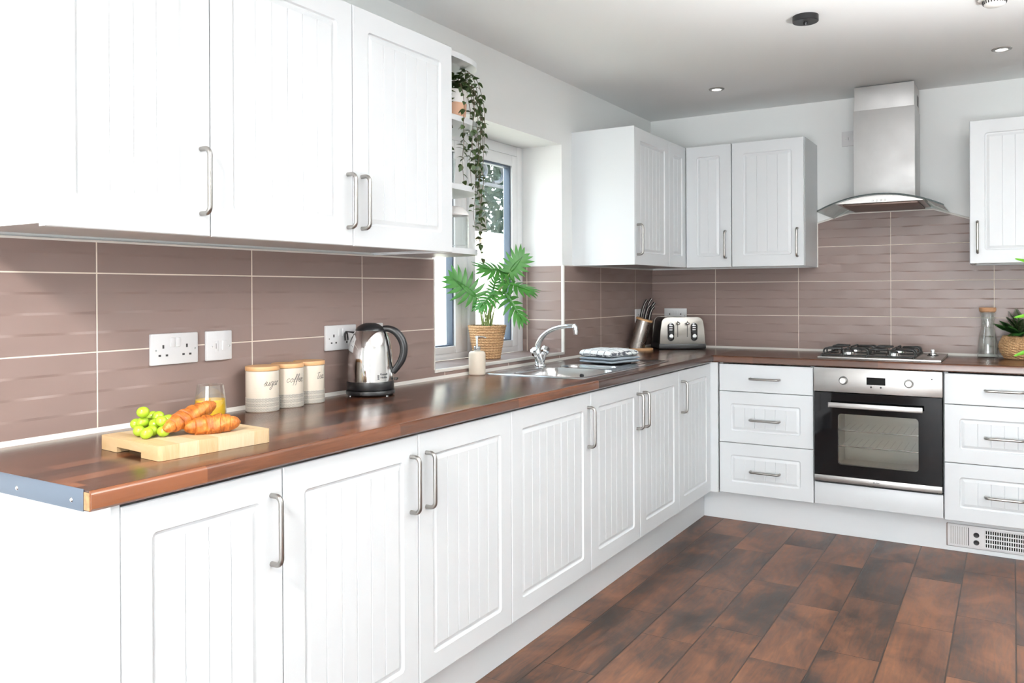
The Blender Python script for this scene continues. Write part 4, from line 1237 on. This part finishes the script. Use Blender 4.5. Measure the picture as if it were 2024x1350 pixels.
# bright leafy stems just past the right edge
bm_ = thing('leafy_plant', 'bright lime-green strappy leaves reaching in at the right edge', 'houseplant', (2.215, -.42, WT))
obj('vase', G().lathe([(0, 0), (.045, 0), (.05, .01), (.055, .10), (.045, .16), (.042, .16), (.050, .10), (.045, .012), (0, .01)], n=36), MT['ceramic'], bm_)
LS = [((-.02, 0, .36), (-.10, -.04, .46), (-.195, -.075, .500)), ((-.02, 0, .20), (-.09, -.05, .235), (-.200, -.09, .222)), ((-.03, -.03, .12), (-.10, -.075, .085), (-.200, -.10, .041)),
      ((.02, 0, .4), (.1, .05, .5), (.17, .08, .45)), ((0, -.02, .42), (.02, -.1, .52), (.05, -.17, .50)), ((0, .02, .44), (-.03, .1, .56), (-.05, .16, .6))]
for a, b, c in LS:
    Q = spline([Vector((0, 0, .13)), Vector(a), Vector(b), Vector(c)], 10); g = G(); vs = []; m = len(Q)
    for i, q in enumerate(Q):
        t = i/(m-1); tn = (Q[min(i+1, m-1)]-Q[max(0, i-1)]).normalized(); s_ = tn.cross(Vector((.25, -.75, .6))).normalized()
        w = (.003 if t < .4 else .003+.0105*math.sin(PI*((t-.4)/.6)**.8))*(1 if t < 1 else .05)
        nn = s_.cross(tn)
        vs += [q-s_*w+nn*w*.3, q, q+s_*w+nn*w*.3]
    g.add(vs, [(3*i+k, 3*i+k+1, 3*i+k+4, 3*i+k+3) for i in range(m-1) for k in (0, 1)])
    obj('leaf', g, MT['lime'], bm_, smooth=60)

# ------------------------------------------------------------------ garden outside the window
struct('ground_outside', G().box(-16, -.32, -8, 16, -.2, -.02), MT['paving'], smooth=0)
gw = tag(obj('garden_wall', G().box(-3.25, -3.0, -5, 9, -.02, 1.86), MT['render'], smooth=0), 'pale rendered garden wall seen through the window', 'garden wall')
obj('coping', G().box(-3.29, -2.96, -5, 9, 1.86, 1.93, .01), MT['render'], gw)
obj('string_course', G().box(-3.0, -2.985, -5, 9, 1.805, 1.862), MT['coping'], gw)
rl = thing('scroll_railing', 'grey scrolled railing panel behind the window glass', 'railing', (-3.12, 0, 1.93))
g = G(); g.box(-.02, .02, -2, 6, .55, .585)
for k in range(-4, 13): 
    y = k*.5
    g.box(-.025, .025, y-.012, y+.012, 0, .55) if k in (-4, 12) else None
obj('frame', g, MT['railing'], rl)
for k in range(0, 14):
    y = .6+k*.36
    P = spline([(0, y-.16, .60), (0, y-.02, .63), (0, y+.05, .72), (0, y+.0, .82), (0, y+.03, .93), (0, y+.14, .99), (0, y+.24, .96)], 6)
    obj('scroll', G().tube(P, .022, 8), MT['railing'], rl)
obj('top_rail', G().tube([(0, -2, 1.0), (0, 1.2, 1.02), (0, 2.2, .93), (0, 3.0, 1.03), (0, 6, 1.03)], .03, 8), MT['railing'], rl)
def tree(label, x, y, h, r, seed, n=900):
    r_ = random.Random(seed)
    t = thing('garden_tree', label, 'tree', (x, y, 0), 0, 'trees beyond the garden wall')
    g = G().tube(spline([(0, 0, -.02), (.1, .05, h*.4), (-.05, .1, h*.8)], 4), [.16-.011*i for i in range(9)], 10)
    obj('trunk', g, MT['bark'], t)
    g = G()
    for i in range(n):
        while True:
            p = Vector((r_.uniform(-1, 1), r_.uniform(-1, 1), r_.uniform(-1, 1)))
            if p.length < 1: break
        p = Vector((p.x*r, p.y*r, h*.62+p.z*h*.42))
        leaf_card(g, p, Vector((r_.uniform(-1, 1), r_.uniform(-1, 1), r_.uniform(-1, .4))), Vector((r_.uniform(-1, 1), r_.uniform(-1, 1), 1)), r_.uniform(.11, .20), r_.uniform(.07, .12))
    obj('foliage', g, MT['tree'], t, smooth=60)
tree('nearest dark tree beyond the garden wall', -5.4, 5.9, 5.2, 1.7, 1, 2900)
tree('dark tree further right beyond the garden wall', -6.4, 9.9, 6.0, 2.1, 2, 3300)
tree('dark tree half hidden by the shelf vines beyond the garden wall', -5.6, 2.2, 5.0, 1.7, 3, 2600)

# ------------------------------------------------------------------ light
W = bpy.data.worlds.new('sky'); S.world = W; W.use_nodes = True
nt = W.node_tree; bgn = nt.nodes['Background']
tc = nt.nodes.new('ShaderNodeTexCoord'); sp_ = nt.nodes.new('ShaderNodeSeparateXYZ'); nt.links.new(tc.outputs['Generated'], sp_.inputs[0])
cr_ = nt.nodes.new('ShaderNodeValToRGB'); nt.links.new(sp_.outputs[2], cr_.inputs[0])
cr_.color_ramp.elements[0].position = .0; cr_.color_ramp.elements[0].color = (.97, .99, 1, 1)
cr_.color_ramp.elements[1].position = .7; cr_.color_ramp.elements[1].color = (.72, .86, 1, 1)
nt.links.new(cr_.outputs[0], bgn.inputs[0]); bgn.inputs[1].default_value = 6.0

def area(name, loc, target, sx, sy, power, color=(1, 1, 1), shape='RECTANGLE', spread=180):
    l = bpy.data.lights.new(name, 'AREA'); l.shape = shape; l.size = sx; l.size_y = sy; l.energy = power; l.color = color; l.spread = R(spread)
    o = bpy.data.objects.new(name, l); COL.objects.link(o); o.location = loc
    o.rotation_euler = (Vector(target)-Vector(loc)).to_track_quat('-Z', 'Y').to_euler()
    return o
area('daylight_patio_doors', ((DX0+DX1)/2, YF-.2, 1.1), ((DX0+DX1)/2-.5, -3.6, 2.0), 2.6, 2.1, 48, (.93, .97, 1))
area('added_patio_bounce', ((DX0+DX1)/2, YF-.25, .45), ((DX0+DX1)/2-.4, -4.2, 3.4), 2.6, .7, 70, (.96, .985, 1))  # added light aimed up at the ceiling, imitating bounce off the paving
area('added_ceiling_fill', (3.2, -3.4, 1.1), (2.9, -3.2, 2.4), .5, .5, 200, (.97, .99, 1), 'DISK', 106)  # added unseen fill light without a fitting, brightens the ceiling
area('ceiling_lamp_behind', (1.15, -5.35, 2.33), (.28, -4.0, .95), .34, .34, 12, (1, .94, .87), 'DISK', 75)

# ------------------------------------------------------------------ camera
cam = bpy.data.cameras.new('camera'); co = bpy.data.objects.new('camera', cam); COL.objects.link(co)
Cx = Vector((2.0124, -5.0279, 1.2677)); yaw, pit, rol = .5443, -.0025, -.0045
fw = Vector((-math.sin(yaw)*math.cos(pit), math.cos(yaw)*math.cos(pit), math.sin(pit)))
rt = Vector((math.cos(yaw), math.sin(yaw), 0)); up = rt.cross(fw)
r2 = math.cos(rol)*rt+math.sin(rol)*up; u2 = -math.sin(rol)*rt+math.cos(rol)*up
co.matrix_world = Matrix.Translation(Cx) @ Matrix((r2, u2, -fw)).transposed().to_4x4()
cam.sensor_fit = 'HORIZONTAL'; cam.sensor_width = 36; cam.lens = 1622.6/2024*36
cam.shift_x = (1012-1019.68)/2024; cam.shift_y = (580.72-675)/2024
cam.clip_start = .05
S.camera = co
S.view_settings.view_transform = 'Standard'; S.view_settings.look = 'None'
S.view_settings.exposure = 0.32; S.view_settings.gamma = 1; S.view_settings.use_curve_mapping = False
S.cycles.use_denoising = True
S.cycles.caustics_reflective = False; S.cycles.caustics_refractive = False
S.cycles.sample_clamp_indirect = 8
S.cycles.transparent_max_bounces = 16
